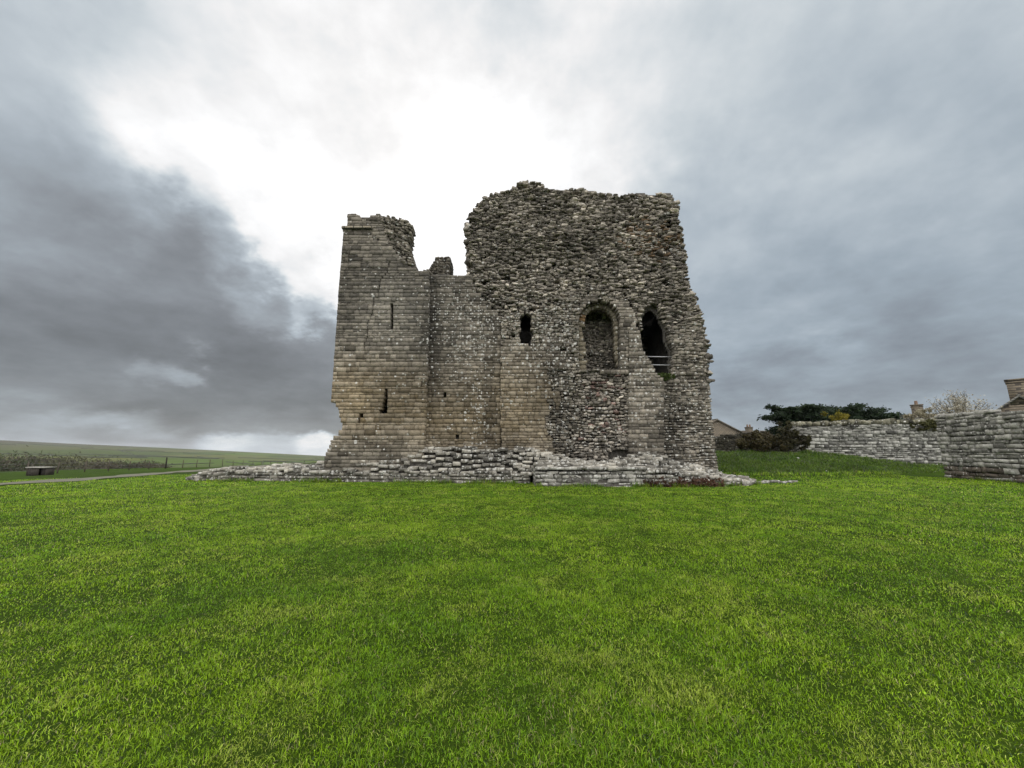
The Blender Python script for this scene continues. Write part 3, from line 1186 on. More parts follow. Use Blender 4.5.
s = heap('rubble', (0.95, 11.3), (16.8, 20.3), h_right, 1000, 0.16, 'base', fr, seed=5)
s.build('rubble_top', fr)
st = Stones()


def bw(u, y, z):
    c = np.array((0.29, 0.278, 0.247)) * random.uniform(0.35, 1.25)
    if u > 5.5 and random.random() < 0.4:
        c = np.array((0.12, 0.07, 0.05)) * random.uniform(0.6, 1.3)
    return (*c, 0.6 + 0.25 * random.random())


def fm2(u, z):
    top = np.interp(u, [0, 4.4, 5.2, 6.5, 8.2, 9.6], [0.72, 0.72, 0.5, 0.38, 0.2, 0.02])
    return (u > 0) & (u < 9.5) & (z < top)


fill(st, fm2, -0.1, 9.6, -0.15, 0.80, 0.17, 0.42, 0.5, bw, plane=lambda u, z: 16.95 + 0.12 * max(0, u - 6.0) ** 1.3, gap=0.008, prot=0.03, jt=0.07, rd=0.08, roll=0.03)
# left return of the block
V_ = st
for zz in (-0.05, 0.12, 0.29, 0.46, 0.62):
    y = 17.3
    while y < 20:
        L = random.uniform(.3, .5)
        st.add((0.12, y + L / 2, zz), (0.13, L / 2 - .01, 0.075), rd=0.06, jt=0.05, col=bw(0, 0, 0))
        y += L
# ledge slabs with a straight edge
u = 0.0
while u < 4.6:
    L = random.uniform(.4, .75)
    st.add((u + L / 2, 17.22, 0.76), (L / 2 - .006, 0.32, 0.055), rd=0.05, jt=0.03, col=bw(0, 0, 0))
    u += L
st.build('front_face', fr, origin=(1.0, 0, 0))

# brown dead growth at the right foot of the block
rg = np.random.default_rng(8)
P = np.column_stack([rg.uniform(5.6, 9.0, 900), 16.9 + rg.normal(0, .12, 900) + 0.0, np.abs(rg.normal(0, 0.16, 900))])
V, Fq, C = leaf_cloud(P, 0.07, lerp_cols(900, [(0.04, 0.022, 0.014), (0.085, 0.042, 0.026)], 3), 4)
mesh_obj('dead_bracken', V, Fq, M['foliage'], None, col=C, loc=(7.7, 16.9, 0))
tag(bpy.data.objects['dead_bracken'], 'low reddish brown dead growth at the foot of the lichened footing', 'dead plants', kind='stuff')

# line of loose stones in the grass on the right
for i in range(16):
    px = 706 + i * 5.9 + random.uniform(-2, 2)
    py = 484.5 - (px - 706) * 0.028 + random.uniform(-.7, .7)
    a_, b_, c_ = ray(px, py)
    t = -CAMH / c_
    x, y = a_ * t, b_ * t
    z = g1(x, y)
    s = Stones()
    s.add((x, y, z + 0.05), (random.uniform(.12, .26), random.uniform(.12, .2), random.uniform(.05, .10)), yaw=random.uniform(-.6, .6), roll=random.gauss(0, .1), rd=0.2, jt=0.12, col=(*(np.array((0.24, 0.23, 0.20)) * random.uniform(.6, 1.2)), 0.5))
    o = s.build('loose_stone', None, loc=(x, y, z))
    tag(o, 'pale loose stone in the line of stones on grass right of the keep', 'stone', 'loose stones in line beside the keep')
for px, py, lab in ((798, 459, 'small white stone high on the grassy bank below the brown shrub'), (827, 472, 'small white stone low on the grassy bank before the long drystone wall')):
    # find the bank along this sight line
    for Y in np.arange(18, 32, 0.05):
        x, _, z = at(px, py, Y)
        if z < g1(x, Y) + 0.02:
            break
    s = Stones()
    s.add((x, Y, z + 0.05), (0.07, 0.06, 0.05), rd=0.2, jt=0.1, col=(0.5, 0.49, 0.46, 1.0))
    tag(s.build('loose_stone', None, loc=(x, Y, z)), lab, 'stone')


# ------------------------------------------------------------------ drystone walls
def drystone(name, p0, p1, top0, top1, th, hm, lm, label, colf, cope=0.0, seed=0, gap=0.011, gu=0.022, prot=0.04, rdd=0.02, jtt=0.04, wav=0.10, cat='stone wall', both=False):
    p0, p1 = np.array(p0, float), np.array(p1, float)
    d = p1 - p0
    L = float(np.hypot(*d))
    ang = math.atan2(d[1], d[0])
    e = empty(name, (p0[0], p0[1], g1(*p0)), label, cat)
    ca, sa = math.cos(ang), math.sin(ang)

    def topz(u):
        return top0 + (top1 - top0) * u / L + 0.06 * (vn(u * 1.3, np.asarray(u) * 0 + seed, seed) - 0.5)

    def botz(u):
        return gz(p0[0] + u * ca, p0[1] + u * sa) - 0.1

    def mk(u, z):
        return (u >= 0) & (u <= L) & (z < topz(u) - cope * 0.5) & (z > botz(u))

    s = Stones()
    zb = float(np.min(botz(np.linspace(0, L, 40))))
    fill(s, mk, -0.1, L + 0.1, zb, max(top0, top1) + 0.3, hm, lm, 0.34, colf, plane=0.0, gap=gap, prot=prot, jt=jtt, rd=rdd, roll=0.03, wav=wav, hv=0.55, lv=0.6, seed=seed, gu=gu)
    # end faces
    for uu in (0.0, L):
        z = float(botz(uu))
        while z < float(topz(uu)) - cope * .5 - 0.05:
            h = hm * random.uniform(.7, 1.3)
            for w in np.arange(0.2, th, 0.3):
                s.add((uu + (0.1 if uu == 0 else -0.1), w + .12, z + h / 2), (0.14, 0.15, h / 2 - gap), rd=0.1, jt=0.07, col=colf(uu, 0, z))
            z += h
    s.build('stonework', e, origin=(p0[0], p0[1], 0), ang=ang)
    # core
    us = np.linspace(0.1, L - 0.1, int(L / 0.4) + 2)
    V = []
    for u in us:
        zt, zb_ = float(topz(u)) - cope * .5 - 0.05, float(botz(u))
        for w, z in ((0.14, zb_), (th, zb_), (th, zt), (0.14, zt)):
            V.append((p0[0] + u * ca - w * sa, p0[1] + u * sa + w * ca, z))
    fq = []
    for i in range(len(us) - 1):
        for k in range(4):
            fq.append((i * 4 + k, (i + 1) * 4 + k, (i + 1) * 4 + (k + 1) % 4, i * 4 + (k + 1) % 4))
    fq += [(0, 1, 2, 3), tuple(len(V) - 4 + k for k in (3, 2, 1, 0))]
    mesh_obj('wall_core', V, np.array(fq), M['core'], e)
    if cope:
        s = Stones()
        u = 0.0
        while u < L:
            w = random.uniform(0.22, 0.46)
            h = cope * random.uniform(.75, 1.2)
            s.add((u + w / 2, th * .5 - 0.06, float(topz(u + w / 2)) - cope * .5 + h * 0.5), (w / 2 - .025, th * .5 + .06, h / 2), roll=random.gauss(0, .14), yaw=random.gauss(0, .12), rd=0.24, jt=0.12, col=colf(u, 0, 9))
            u += w
        s.build('coping', e, origin=(p0[0], p0[1], 0), ang=ang)
    return e


def grey(lo=0.5, hi=1.2, base=(0.265, 0.26, 0.235), li=0.25):
    def f(u, y, z):
        c = np.array(base) * random.uniform(lo, hi)
        if z == 9:
            c = c * np.array((0.62, 0.60, 0.48))
        if random.random() < 0.16:
            c = c * 0.5
        return (*c, li + 0.3 * (random.random() - 0.5))
    return f


# long wall behind the bank, its near neighbour, and the shaded one beside the keep
WL, WR = at(797, 440, 29.4)[0], at(1000, 440, 29.6)[0]
drystone('drystone_wall', (WL, 29.4), (WR, 29.6), at(800, 424, 29.4)[2], at(945, 419.5, 29.6)[2], 0.6, 0.175, 0.46, 'long drystone wall with rounded coping, behind the grassy bank', grey(base=(0.30, 0.293, 0.265), lo=.4, hi=1.3), cope=0.38, gu=0.022, gap=0.008, seed=41)


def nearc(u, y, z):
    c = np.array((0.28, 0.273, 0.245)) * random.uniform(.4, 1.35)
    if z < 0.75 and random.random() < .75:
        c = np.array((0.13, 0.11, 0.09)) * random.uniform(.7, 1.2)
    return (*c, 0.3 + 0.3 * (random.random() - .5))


c0 = (at(944, 470, 22.6)[0], 22.6)
c1 = (c0[0] - 1.65, 15.8)
t0z, t1z = at(941, 416.5, 22.6)[2], at(1024, 412.5, 18.3)[2]
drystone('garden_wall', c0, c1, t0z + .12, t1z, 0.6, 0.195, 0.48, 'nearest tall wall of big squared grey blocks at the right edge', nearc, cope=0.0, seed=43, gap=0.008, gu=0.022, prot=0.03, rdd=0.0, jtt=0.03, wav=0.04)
drystone('boundary_wall', (at(712, 440, 36)[0], 36), (at(806, 440, 36)[0], 36), at(712, 436, 36)[2], at(806, 428, 36)[2], 0.5, 0.15, 0.34, 'wall end with shade in its colour, showing between keep and brown shrub', grey(base=(0.085, 0.078, 0.06), li=0.05), cope=0.0, seed=45)  # shadow on this wall is put into its dark stone colour


# ------------------------------------------------------------------ shrubs and trees
def shrub(name, base, lumps, n, size, cols, label, cat, seed, stems=10, spread=0.5, group=None, mat=None, aspect=1.6, flat=0.0, stem_r=0.03):
    """lumps: list of (dx,dy,dz,rx,ry,rz) relative to base"""
    rg = np.random.default_rng(seed)
    e = empty(name, base, label, cat, group)
    L = np.array(lumps, float)
    vol = (L[:, 3] * L[:, 4] * L[:, 5]) ** 0.7
    # break every lump into clumps, leaving gaps
    ks = rg.choice(len(L), size=max(14, n // 90), p=vol / vol.sum())
    d = rg.normal(size=(len(ks), 3))
    d /= np.linalg.norm(d, axis=1)[:, None]
    cc = L[ks, :3] + d * L[ks, 3:] * (rg.random((len(ks), 1)) ** 0.4)
    tone = rg.random(len(ks))
    w = rg.integers(0, len(ks), n)
    P = cc[w] + rg.normal(size=(n, 3)) * L[ks][w][:, 3:].min(axis=1)[:, None] * 0.22
    P = P + np.array(base)
    keepm = P[:, 2] > base[2] + 0.02
    P, w = P[keepm], w[keepm]
    V, Fq, C = leaf_cloud(P, size, lerp_cols(len(P), cols, seed, tone[w]), seed + 1, flat, aspect)
    mesh_obj('foliage', V, Fq, mat or M['foliage'], e, col=C)
    if stems:
        mb = MB()
        for k in range(stems):
            i = rg.integers(0, len(cc))
            a = np.array(base) + np.array((rg.normal(0, .12), rg.normal(0, .12), -0.05))
            b = np.array(base) + cc[i]
            m_ = (a + b) / 2 + rg.normal(0, .12, 3)
            mb.tube([a, m_, b], stem_r, stem_r * .3, 5)
        mb.build('stem', M['bark'], e)
    return e


def shrub_px(name, px0, px1, py0, py1, Y, dy, **kw):
    """shrub occupying a box seen between the pixels, standing at depth Y"""
    a, b = at(px0, py1, Y), at(px1, py0, Y)
    cx_, w, h = (a[0] + b[0]) / 2, (b[0] - a[0]) / 2, b[2] - a[2]
    zb = min(g1(cx_, Y), a[2])
    base = (cx_, Y, zb)
    rg = np.random.default_rng(kw['seed'])
    lumps = []
    m = kw.pop('m', 7)
    for k in range(m):
        t = (k + .5) / m * 2 - 1
        hh = h * (1 - 0.45 * t * t) * rg.uniform(.75, 1.0)
        lumps.append((w * t * .86, rg.uniform(-dy, dy), a[2] - zb + hh * .55, w / m * 1.7, dy * .8, hh * .45))
    return shrub(name, base, lumps, **kw)


BROWN = [(0.030, 0.026, 0.013), (0.064, 0.050, 0.024), (0.080, 0.075, 0.026)]
DARKG = [(0.008, 0.014, 0.007), (0.018, 0.032, 0.014), (0.03, 0.048, 0.018)]
shrub_px('shrub', 739, 778, 427, 453, 29.2, 1.0, n=7500, size=0.10, cols=BROWN, label='low russet brown shrub on the bank beside the dark wall end', cat='shrub', seed=11, stems=14)
shrub_px('shrub', 770, 801, 419, 453, 29.0, 0.8, n=6500, size=0.10, cols=[(0.016, 0.016, 0.008), (0.04, 0.036, 0.016), (0.06, 0.06, 0.022)], label='dark olive shrub against the left end of the long drystone wall', cat='shrub', seed=12, stems=14)


def evergreen(px0, px1, py0, py1, Y, n, label, seed, m=5, group=None):
    a, b = at(px0, py1, Y), at(px1, py0, Y)
    cx_, w = (a[0] + b[0]) / 2, (b[0] - a[0]) / 2
    zb = g1(cx_, Y)
    base = (cx_, Y, zb)
    rg = np.random.default_rng(seed)
    e = empty('evergreen_tree', base, label, 'tree', group)
    pts, tone = [], []
    mb = MB()
    hgt = b[2] - zb
    h0 = a[2] - zb
    mb.tube([(cx_, Y, zb - .1), (cx_ + .1, Y, zb + hgt * .5), (cx_, Y, zb + hgt * .85)], 0.16, 0.05, 7)
    for k in range(m * 7):
        az = rg.uniform(0, 2 * np.pi)
        zz = h0 + (hgt - h0) * rg.random() ** 0.9
        f = 1 - 0.3 * ((zz - h0) / (hgt - h0)) ** 3
        r = w * f * rg.uniform(.55, 1.0)
        tip = np.array((cx_ + r * math.cos(az), Y + 0.6 * r * math.sin(az), zb + zz + 0.12 * r * rg.normal()))
        root = np.array((cx_, Y, zb + zz * 0.85))
        mb.tube([root, (root + tip) / 2 + (0, 0, .05), tip], 0.035, 0.012, 4)
        q = n // (m * 7)
        t = rg.random((q, 1)) ** 0.55
        p = root + (tip - root) * t + rg.normal(size=(q, 3)) * (0.22, 0.22, 0.09)
        pts.append(p)
        tone.append(np.full(q, rg.random()))
    P = np.concatenate(pts)
    V, Fq, C = leaf_cloud(P, 0.11, lerp_cols(len(P), DARKG, seed, np.concatenate(tone)), seed, 0.5, 2.2)
    mesh_obj('crown', V, Fq, M['foliage'], e, col=C)
    mb.build('trunk', M['bark'], e)
    return e


evergreen(762, 838, 407, 429, 32.5, 22000, 'dark spreading evergreen overhanging the left end of the drystone wall', 21, 6)
evergreen(806, 866, 407, 427, 33.0, 15000, 'dark evergreen behind the drystone wall, reaching behind the yellow shrub', 22, 5)
evergreen(838, 899, 411, 427, 33.5, 15000, 'low dark evergreen behind the drystone wall, right of the yellow shrub', 23, 5)
shrub_px('shrub', 825, 843, 410, 424, 31.2, 0.45, n=2600, size=0.075, cols=[(0.10, 0.10, 0.012), (0.20, 0.17, 0.02), (0.26, 0.21, 0.03)], label='small yellow green shrub peeping over the drystone wall', cat='shrub', seed=13, stems=6, m=2)


def twiggy(px0, px1, py0, py1, Y, label, seed, cols, nb=70, per=60, size=0.07):
    a, b = at(px0, py1, Y), at(px1, py0, Y)
    cx_, w, h1 = (a[0] + b[0]) / 2, (b[0] - a[0]) / 2, b[2]
    zb = g1(cx_, Y)
    e = empty('blossom_tree', (cx_, Y, zb), label, 'tree')
    rg = np.random.default_rng(seed)
    mb = MB()
    zf = a[2] - 0.9
    mb.tube([(cx_, Y, zb - .1), (cx_ + .1, Y, (zb + zf) / 2), (cx_, Y, zf)], .13, .09, 7)
    pts = []
    for k in range(nb):
        az, el = rg.uniform(0, 2 * np.pi), rg.uniform(.15, 1.5)
        f = rg.uniform(.75, 1.0)
        tip = np.array((cx_ + w * math.cos(el) * math.cos(az) * f, Y + w * .8 * math.cos(el) * math.sin(az) * f, zf + (h1 - zf) * math.sin(el) * f))
        root = np.array((cx_, Y, zf + rg.uniform(-.3, .1)))
        mid = root * .5 + tip * .5 + rg.normal(0, .12, 3) + (0, 0, .1)
        mb.tube([root, mid, tip], .03, .008, 4)
        t = rg.random((per, 1)) ** .6
        p = root * (1 - t) ** 2 + 2 * mid * t * (1 - t) + tip * t ** 2 + rg.normal(0, .10 + .08 * t, (per, 3))
        pts.append(p)
        for j in range(3):
            q = tip * .75 + mid * .25
            mb.tube([q, q + rg.normal(0, .3, 3) + (0, 0, .15)], .01, .004, 3)
    P = np.concatenate(pts)
    V, Fq, C = leaf_cloud(P, size, lerp_cols(len(P), cols, seed), seed)
    mesh_obj('crown', V, Fq, M['foliage'], e, col=C)
    mb.build('trunk', M['bark'], e)


twiggy(926, 990, 390, 422, 31.0, 'twiggy pale blossoming tree showing over the garden wall corner', 14, [(0.14, 0.12, 0.07), (0.34, 0.31, 0.23), (0.56, 0.53, 0.46)], nb=80, per=85)
shrub_px('ivy', 913, 941, 417, 432, 29.3, 0.25, n=3200, size=0.08, cols=[(0.035, 0.035, 0.012), (0.07, 0.07, 0.025), (0.10, 0.095, 0.035)], label='olive brown ivy lying over the coping near the garden wall', cat='climbing plant', seed=15, stems=0, m=5)
shrub_px('shrub', 905, 938, 406, 421, 30.6, 0.5, n=1500, size=0.07, cols=[(0.12, 0.10, 0.05), (0.24, 0.21, 0.13), (0.34, 0.32, 0.25)], label='sparse straw coloured shrub behind coping below the far chimney', cat='shrub', seed=16, stems=30, m=6)


# ------------------------------------------------------------------ houses
def house(name, c, w, d, eave, ridge, rz, label, roofm, wallm, chim=(), cat='house'):
    """gabled house: ridge runs along local x; chim: (u, height, half size, pots, gable offset)"""
    zb = g1(c[0], c[1]) - 0.3
    e = empty(name, (c[0], c[1], zb), label, cat)
    ca, sa = math.cos(rz), math.sin(rz)
    W = lambda x, y, z: np.array((c[0] + x * ca - y * sa, c[1] + x * sa + y * ca, z))
    mb = MB()
    pr = [W(-w, -d, zb), W(-w, d, zb), W(-w, d, eave), W(-w, 0, ridge), W(-w, -d, eave)]
    mb.prism(pr, W(w, 0, 0) - W(-w, 0, 0))
    mb.build('wall', wallm, e)
    mb = MB()
    ov, th = 0.25, 0.14
    sl = (ridge - eave) / d
    for s_ in (-1, 1):
        y1 = d + ov
        q = [W(-w - ov, s_ * y1, eave - sl * ov + .03), W(-w - ov, 0, ridge + .03), W(-w - ov, 0, ridge + .03 + th * 1.3), W(-w - ov, s_ * y1, eave - sl * ov + .03 + th)]
        mb.prism(q, W(w + ov, 0, 0) - W(-w - ov, 0, 0))
    rf = mb.build('roof', roofm, e)
    mb = MB()
    n = int((2 * w + .5) / .5)
    for i in range(n):
        p = W(-w - .2 + (i + .5) * .5, 0, ridge + .03 + th * 1.3)
        mb.box(p, (.235, .12, .06), rz)
    mb.build('ridge_tiles', roofm, rf)
    for (u, top, hs, pots) in chim:
        mb = MB()
        mb.box(W(u, 0, (ridge - .6 + top) / 2), (hs, hs * .8, (top - ridge + .6) / 2), rz)
        mb.box(W(u, 0, top - .18), (hs + .05, hs * .8 + .05, .045), rz)
        mb.box(W(u, 0, top + .05), (hs + .09, hs * .8 + .09, .055), rz)
        ch = mb.build('chimney', M['chimney_stone'], rf)
        for k in range(pots):
            m2 = MB()
            off = (k - (pots - 1) / 2) * hs * .95
            m2.tube([W(u + off, 0, top + .08), W(u + off, 0, top + .2), W(u + off, 0, top + .5), W(u + off, 0, top + .58)], hs * .36, hs * .27, 10)
            o = m2.build('chimney_pot', M['pot'], None)
            # pots are pieces of the chimney; keep three levels only
            o.data.transform(__import__('mathutils').Matrix.Translation(-e.location))
            o.parent = rf
    # gable and front windows
    for k in range(3):
        u = -w * .6 + k * w * .6
        m3 = MB()
        zc = (zb + eave) / 2 + .5
        m3.box(W(u, -d - .03, zc), (.45, .05, .6), rz)
        wn = m3.build('window', M['slab'], e)
        m3 = MB()
        m3.box(W(u, -d - .09, zc), (.38, .02, .52), rz)
        m3.build('pane', M['dark_wood'], wn)
    return e


# gable peeping out beside the keep
gx, _, gzr = at(721, 421, 62)
house('cottage', (gx - 1.2, 66), 5.0, 4.2, at(738, 433, 62)[2] - 0.3, gzr, math.radians(90), 'brown roofed cottage gable peeping out right of the keep', M['roof_brown'], M['chimney_stone'])
# far roof with two pots
hx, _, hz_ = at(749, 430, 75)
house('cottage', (hx + 2.5, 75), 4.0, 3.5, hz_ - 2.5, hz_ - 0.4, 0, 'far cottage with two chimney pots just above the brown shrub', M['roof_brown'], M['render_wall'], chim=((-2.5, at(749, 427.5, 75)[2], 0.5, 2),))
# chimney beyond the wall
hx, _, hz_ = at(918, 414, 48)
house('cottage', (hx, 48), 2.4, 2.6, hz_ - 2.6, at(918, 416.5, 48)[2], math.radians(-44), 'cottage behind the drystone wall with one brown chimney and pot', M['roof_stone'], M['render_wall'], chim=((0.0, at(918, 405.5, 48)[2], 0.5, 1),))
# house at right edge with stone slates and big chimney
hx, _, rz_ = at(1019, 397.5, 32)
_r = math.atan2(32, hx)
house('cottage', (hx + 4.0 * math.cos(_r), 32 + 4.0 * math.sin(_r)), 4.0, 3.1, rz_ - 2.6, rz_, _r, 'stone slated cottage with a wide chimney at the right edge', M['roof_stone'], M['chimney_stone'], chim=((-3.4, at(1019, 381.0, 32.4)[2], 0.62, 0),))

# ------------------------------------------------------------------ left: fence, shelter bench, scrub
FXX = -42.5
fn = empty('wire_fence', (FXX, 60, g1(FXX, 60)), 'post and wire fence across the field left of the gravel path', 'fence')
proto = None
ys_ = np.arange(30.1, 96, 2.3)
tops = []
for i, Y in enumerate(ys_):
    x = FXX + random.gauss(0, .05)
    z = g1(x, Y)
    big = i in (8, 22)
    h = (1.35 if big else 1.02) + random.gauss(0, .05)
    mb = MB()
    lean = random.gauss(0, .03)
    r = .085 if big else .05
    mb.tube([(x, Y, z - .1), (x + lean * .5, Y, z + h * .5), (x + lean, Y + random.gauss(0, .02), z + h)], r, r * .9, 7)
    mb.build('post', M['dark_wood'] if big else M['wood'], fn)
    tops.append((x, Y, z))
for k, hh in enumerate((0.3, 0.6, 0.92)):
    mb = MB()
    mb.tube([(x, y, z + hh) for x, y, z in tops], 0.008, 0.008, 4)
    mb.build('wire', M['wire'], fn)

bx_, by_ = -34.6, 29.0
bz = g1(bx_, by_)
bt = empty('field_shelter', (bx_, by_, bz), 'low brown box shelter with pale flat top and dark open end, beyond the gravel path', 'shelter')
mb = MB()
mb.box((bx_, by_, bz + .60), (.72, .36, .04))
mb.build('roof', M['slab'], bt)
mb = MB()
mb.box((bx_ - .24, by_ - .24, bz + .278), (.42, .03, .278))
mb.box((bx_ - .64, by_ + .03, bz + .278), (.025, .235, .278))
mb.box((bx_, by_ + .30, bz + .278), (.66, .03, .278))
mb.box((bx_ + .64, by_ + .03, bz + .278), (.025, .235, .278))
for k in range(5):
    mb.box((bx_ - .62 + k * .18, by_ - .28, bz + .275), (.012, .010, .26))
mb.build('side_panel', M['panel'], bt)
mb = MB()  # dark block put in for the shade inside the open end
mb.box((bx_ + .40, by_ + .06, bz + .28), (.2, .2, .26))
mb.build('shade_fill', M['dark_wood'], bt)

# valley scrub: a far belt of bare trees that reads as one mass
rg = np.random.default_rng(77)
Ps, Cs = [], []
tw = MB()
for k in range(260):
    az = math.atan2(*ray(rg.uniform(-60, 165), 455)[:2])
    r = rg.uniform(120, 190)
    x, y = r * math.sin(az), r * math.cos(az)
    z = g1(x, y)
    px = to_px(x, y, z + 3)[0]
    hgt = rg.uniform(1.6, 4.6) * (1.15 if px < 70 else 0.85 if px < 110 else .7)
    m = 420
    p = rg.normal(size=(m, 3)) * (hgt * .42, hgt * .42, hgt * .24) + (x, y, z + hgt * .55)
    Ps.append(p)
    base = np.array([(0.080, 0.070, 0.048), (0.062, 0.056, 0.042), (0.085, 0.085, 0.045), (0.052, 0.066, 0.030)][rg.integers(0, 4)])
    Cs.append(base * rg.uniform(.8, 1.2, (m, 1)))
    tw.tube([(x, y, z - .2), (x + rg.normal(0, .2), y, z + hgt * .8)], .09, .03, 4)
P = np.concatenate(Ps)
V, Fq, C = leaf_cloud(P, 0.20, np.concatenate(Cs), 5, 0.0, 3.2)
sb = mesh_obj('scrub_wood', V, Fq, M['foliage'], None, col=C, loc=(-110, 110, -6))
tag(sb, 'belt of brown leafless scrub woodland in the valley at left', 'woodland', kind='stuff')
tr = tw.build('trunks', M['bark'], None, loc=(-110, 110, -6))
tr.parent = sb
tr.location = (0, 0, 0)
tr['kind'] = 'stuff'

# far walls and hedges on the slope: one mass of thin dark lines
mbh = MB()
for k in range(34):
    az = math.atan2(*ray(rg.uniform(-80, 330), 450)[:2]) + rg.normal(0, .01)
    r0 = rg.uniform(450, 1900)
    x0, y0 = r0 * math.sin(az), r0 * math.cos(az)
    d = rg.uniform(0, math.pi)
    Ln = rg.uniform(80, 260)
    pts = []
    for t in np.linspace(0, 1, 9):
        x, y = x0 + math.cos(d) * Ln * t, y0 + math.sin(d) * Ln * t
        pts.append((x, y, g1(x, y) + .5))
    mbh.tube(pts, 0.9, 0.9, 5)
hd = mbh.build('field_hedges', plain('hedge', (0.045, 0.05, 0.028), 0.9, 0.3, 0.2), None, loc=(-600, 800, 0))
tag(hd, 'dark field walls and hedges crossing the distant hillside', 'hedge', kind='stuff')


# ------------------------------------------------------------------ lawn blades
def blades(name, label, P, h, w, cols, seed, lean=0.5):
    rg = np.random.default_rng(seed)
    n = len(P)
    az = rg.uniform(0, 2 * np.pi, n)
    d = np.stack([np.cos(az), np.sin(az), np.zeros(n)], -1)
    az2 = rg.uniform(0, 2 * np.pi, n)
    ld = np.stack([np.cos(az2), np.sin(az2), np.zeros(n)], -1) * (np.abs(rg.normal(0, lean, n)) * h)[:, None]
    up = np.zeros((n, 3))
    up[:, 2] = h
    ww = (w * rg.uniform(.7, 1.3, n))[:, None]
    b0, b1 = P - d * ww * .5, P + d * ww * .5
    mid = P + up * .6 + ld * .4
    m0, m1 = mid - d * ww * .4, mid + d * ww * .4
    tip = P + up * np.clip(1.05 - 0.35 * np.linalg.norm(ld, axis=1) / h, .35, 1.05)[:, None] + ld * 1.0
    V = np.stack([b0, b1, m1, m0, tip], 1).reshape(-1, 3)
    k = np.arange(n)[:, None] * 5
    q = k + np.array([[0, 1, 2, 3]])
    t = k + np.array([[3, 2, 4]])
    sh = np.ones((n, 5, 1))
    C = np.concatenate([np.repeat(cols[:, None], 5, 1) * sh, np.ones((n, 5, 1))], -1).reshape(-1, 4)
    o = mesh_obj(name, V, [q, t], M['blades'], None, col=C)
    return tag(o, label, 'grass', kind='stuff')


def blocked(x, y):
    m = (np.abs(x - path_x(y)) < 1.05 + 0.3 * (vn(x * 2, y * 2, 91) - .3))
    m |= (y > np.interp(x, [-16.4, 0.9], [20.25, 18.35])) & (x > -16.2) & (x < 1) & (y < 21.3)
    m |= (y > 16.95) & (x > 1) & (x < 9.5) & (y < 21)
    m |= (y > 19) & (x > -9.5) & (x < 10.3)
    return m


def grass_cols(x, y, rg):
    n = len(x)
    a = fbm(x * 0.5, y * 0.5, 101, 3)
    b = fbm(x * 2.3, y * 2.3, 103, 3)
    c1, c2, c3 = np.array((0.125, 0.255, 0.004)), np.array((0.245, 0.385, 0.008)), np.array((0.385, 0.410, 0.085))
    t = np.clip((a - .5) * 1.6 + (b - .5) * 1.4 + .45 + rg.normal(0, .25, n), 0, 1)[:, None]
    c = c1 * (1 - t) + c2 * t
    y_ = np.clip((b - .62) * 2 + (rg.random(n) < .17) * .9, 0, 1)[:, None] * .8
    c = c * (1 - y_) + c3 * y_
    straw = (rg.random(n) < 0.035 + 0.10 * np.exp(-((x - .2) / .25) ** 2 - ((y - 2.5) / .25) ** 2))[:, None]
    c = np.where(straw, np.array((0.30, 0.26, 0.13)), c)
    dark = (rg.random(n) < 0.06)[:, None]
    c = np.where(dark, np.array((0.03, 0.05, 0.03)), c)
    return c * rg.uniform(.5, 1.5, (n, 1))


rg = np.random.default_rng(5)
PX, PY, HH, WW = [], [], [], []
for r0, r1, dens, h, w in ((1.2, 3.2, 15000, .032, .0030), (3.2, 5.5, 8000, .034, .0040), (5.5, 9, 3400, .036, .0058), (9, 14, 1500, .040, .0085), (14, 21, 720, .046, .0125), (21, 33, 260, .06, .022)):
    amax = 1.0
    area = amax * (r1 * r1 - r0 * r0)
    n = int(area * dens)
    r = np.sqrt(rg.uniform(r0 * r0, r1 * r1, n))
    a = rg.uniform(-amax, amax, n)
    x, y = r * np.sin(a), r * np.cos(a)
    # tufts: gather the blades into clumps
    cl = 0.05 + .004 * r
    x = x + cl * (vn(x / cl * .5, y / cl * .5, 111) - .5)
    y = y + cl * (vn(x / cl * .5, y / cl * .5, 113) - .5)
    den = fbm(x * 3.2, y * 3.2, 115, 3)
    ok = ~blocked(x, y) & (rg.random(n) < np.clip(2.4 * den - .25 + 1.4 * (vn(x * 18, y * 18, 121) - .5), 0.58, 1))
    x, y, den = x[ok], y[ok], den[ok]
    hm = 0.8 * h * (0.25 + 1.0 * fbm(x * 1.7, y * 1.7, 117, 3) + 0.6 * fbm(x * 9, y * 9, 119, 2)) * rg.uniform(.55, 1.35, len(x))
    on_bank = (gz(x, y) > 0.16) & (x > 9)
    hm = np.where(on_bank, hm * 3.2, hm)
    wd = np.where(rg.random(len(x)) < .035, 2.6, 1.0)
    hm = np.where(wd > 1, hm * .6, hm)
    PX.append(x)
    PY.append(y)
    HH.append(hm)
    WW.append(w * wd)
x, y, h, w = map(np.concatenate, (PX, PY, HH, WW))
cols = grass_cols(x, y, rg)
bank = (gz(x, y) > 0.25) & (x > 9)
xb, yb = rg.uniform(9.5, 33, 30000), rg.uniform(19.5, 31, 30000)
kb = (gz(xb, yb) > 0.14) & (yb < 29.3)
xb, yb = xb[kb], yb[kb]
cb = grass_cols(xb, yb, rg)
x, y = np.concatenate([x, xb]), np.concatenate([y, yb])
cb = cb * (0.55 + 1.0 * fbm(xb * 1.1, yb * 1.1, 133, 3))[:, None]
h = np.concatenate([h, 0.22 * (0.15 + 2.0 * fbm(xb * 1.3, yb * 1.3, 131, 3) ** 2.0)])
w = np.concatenate([w, np.full(len(xb), .028)])
cols = np.concatenate([cols, cb])
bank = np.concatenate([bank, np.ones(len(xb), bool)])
cols = np.where(bank[:, None], cols * np.array((0.34, 0.36, 0.7)), cols)
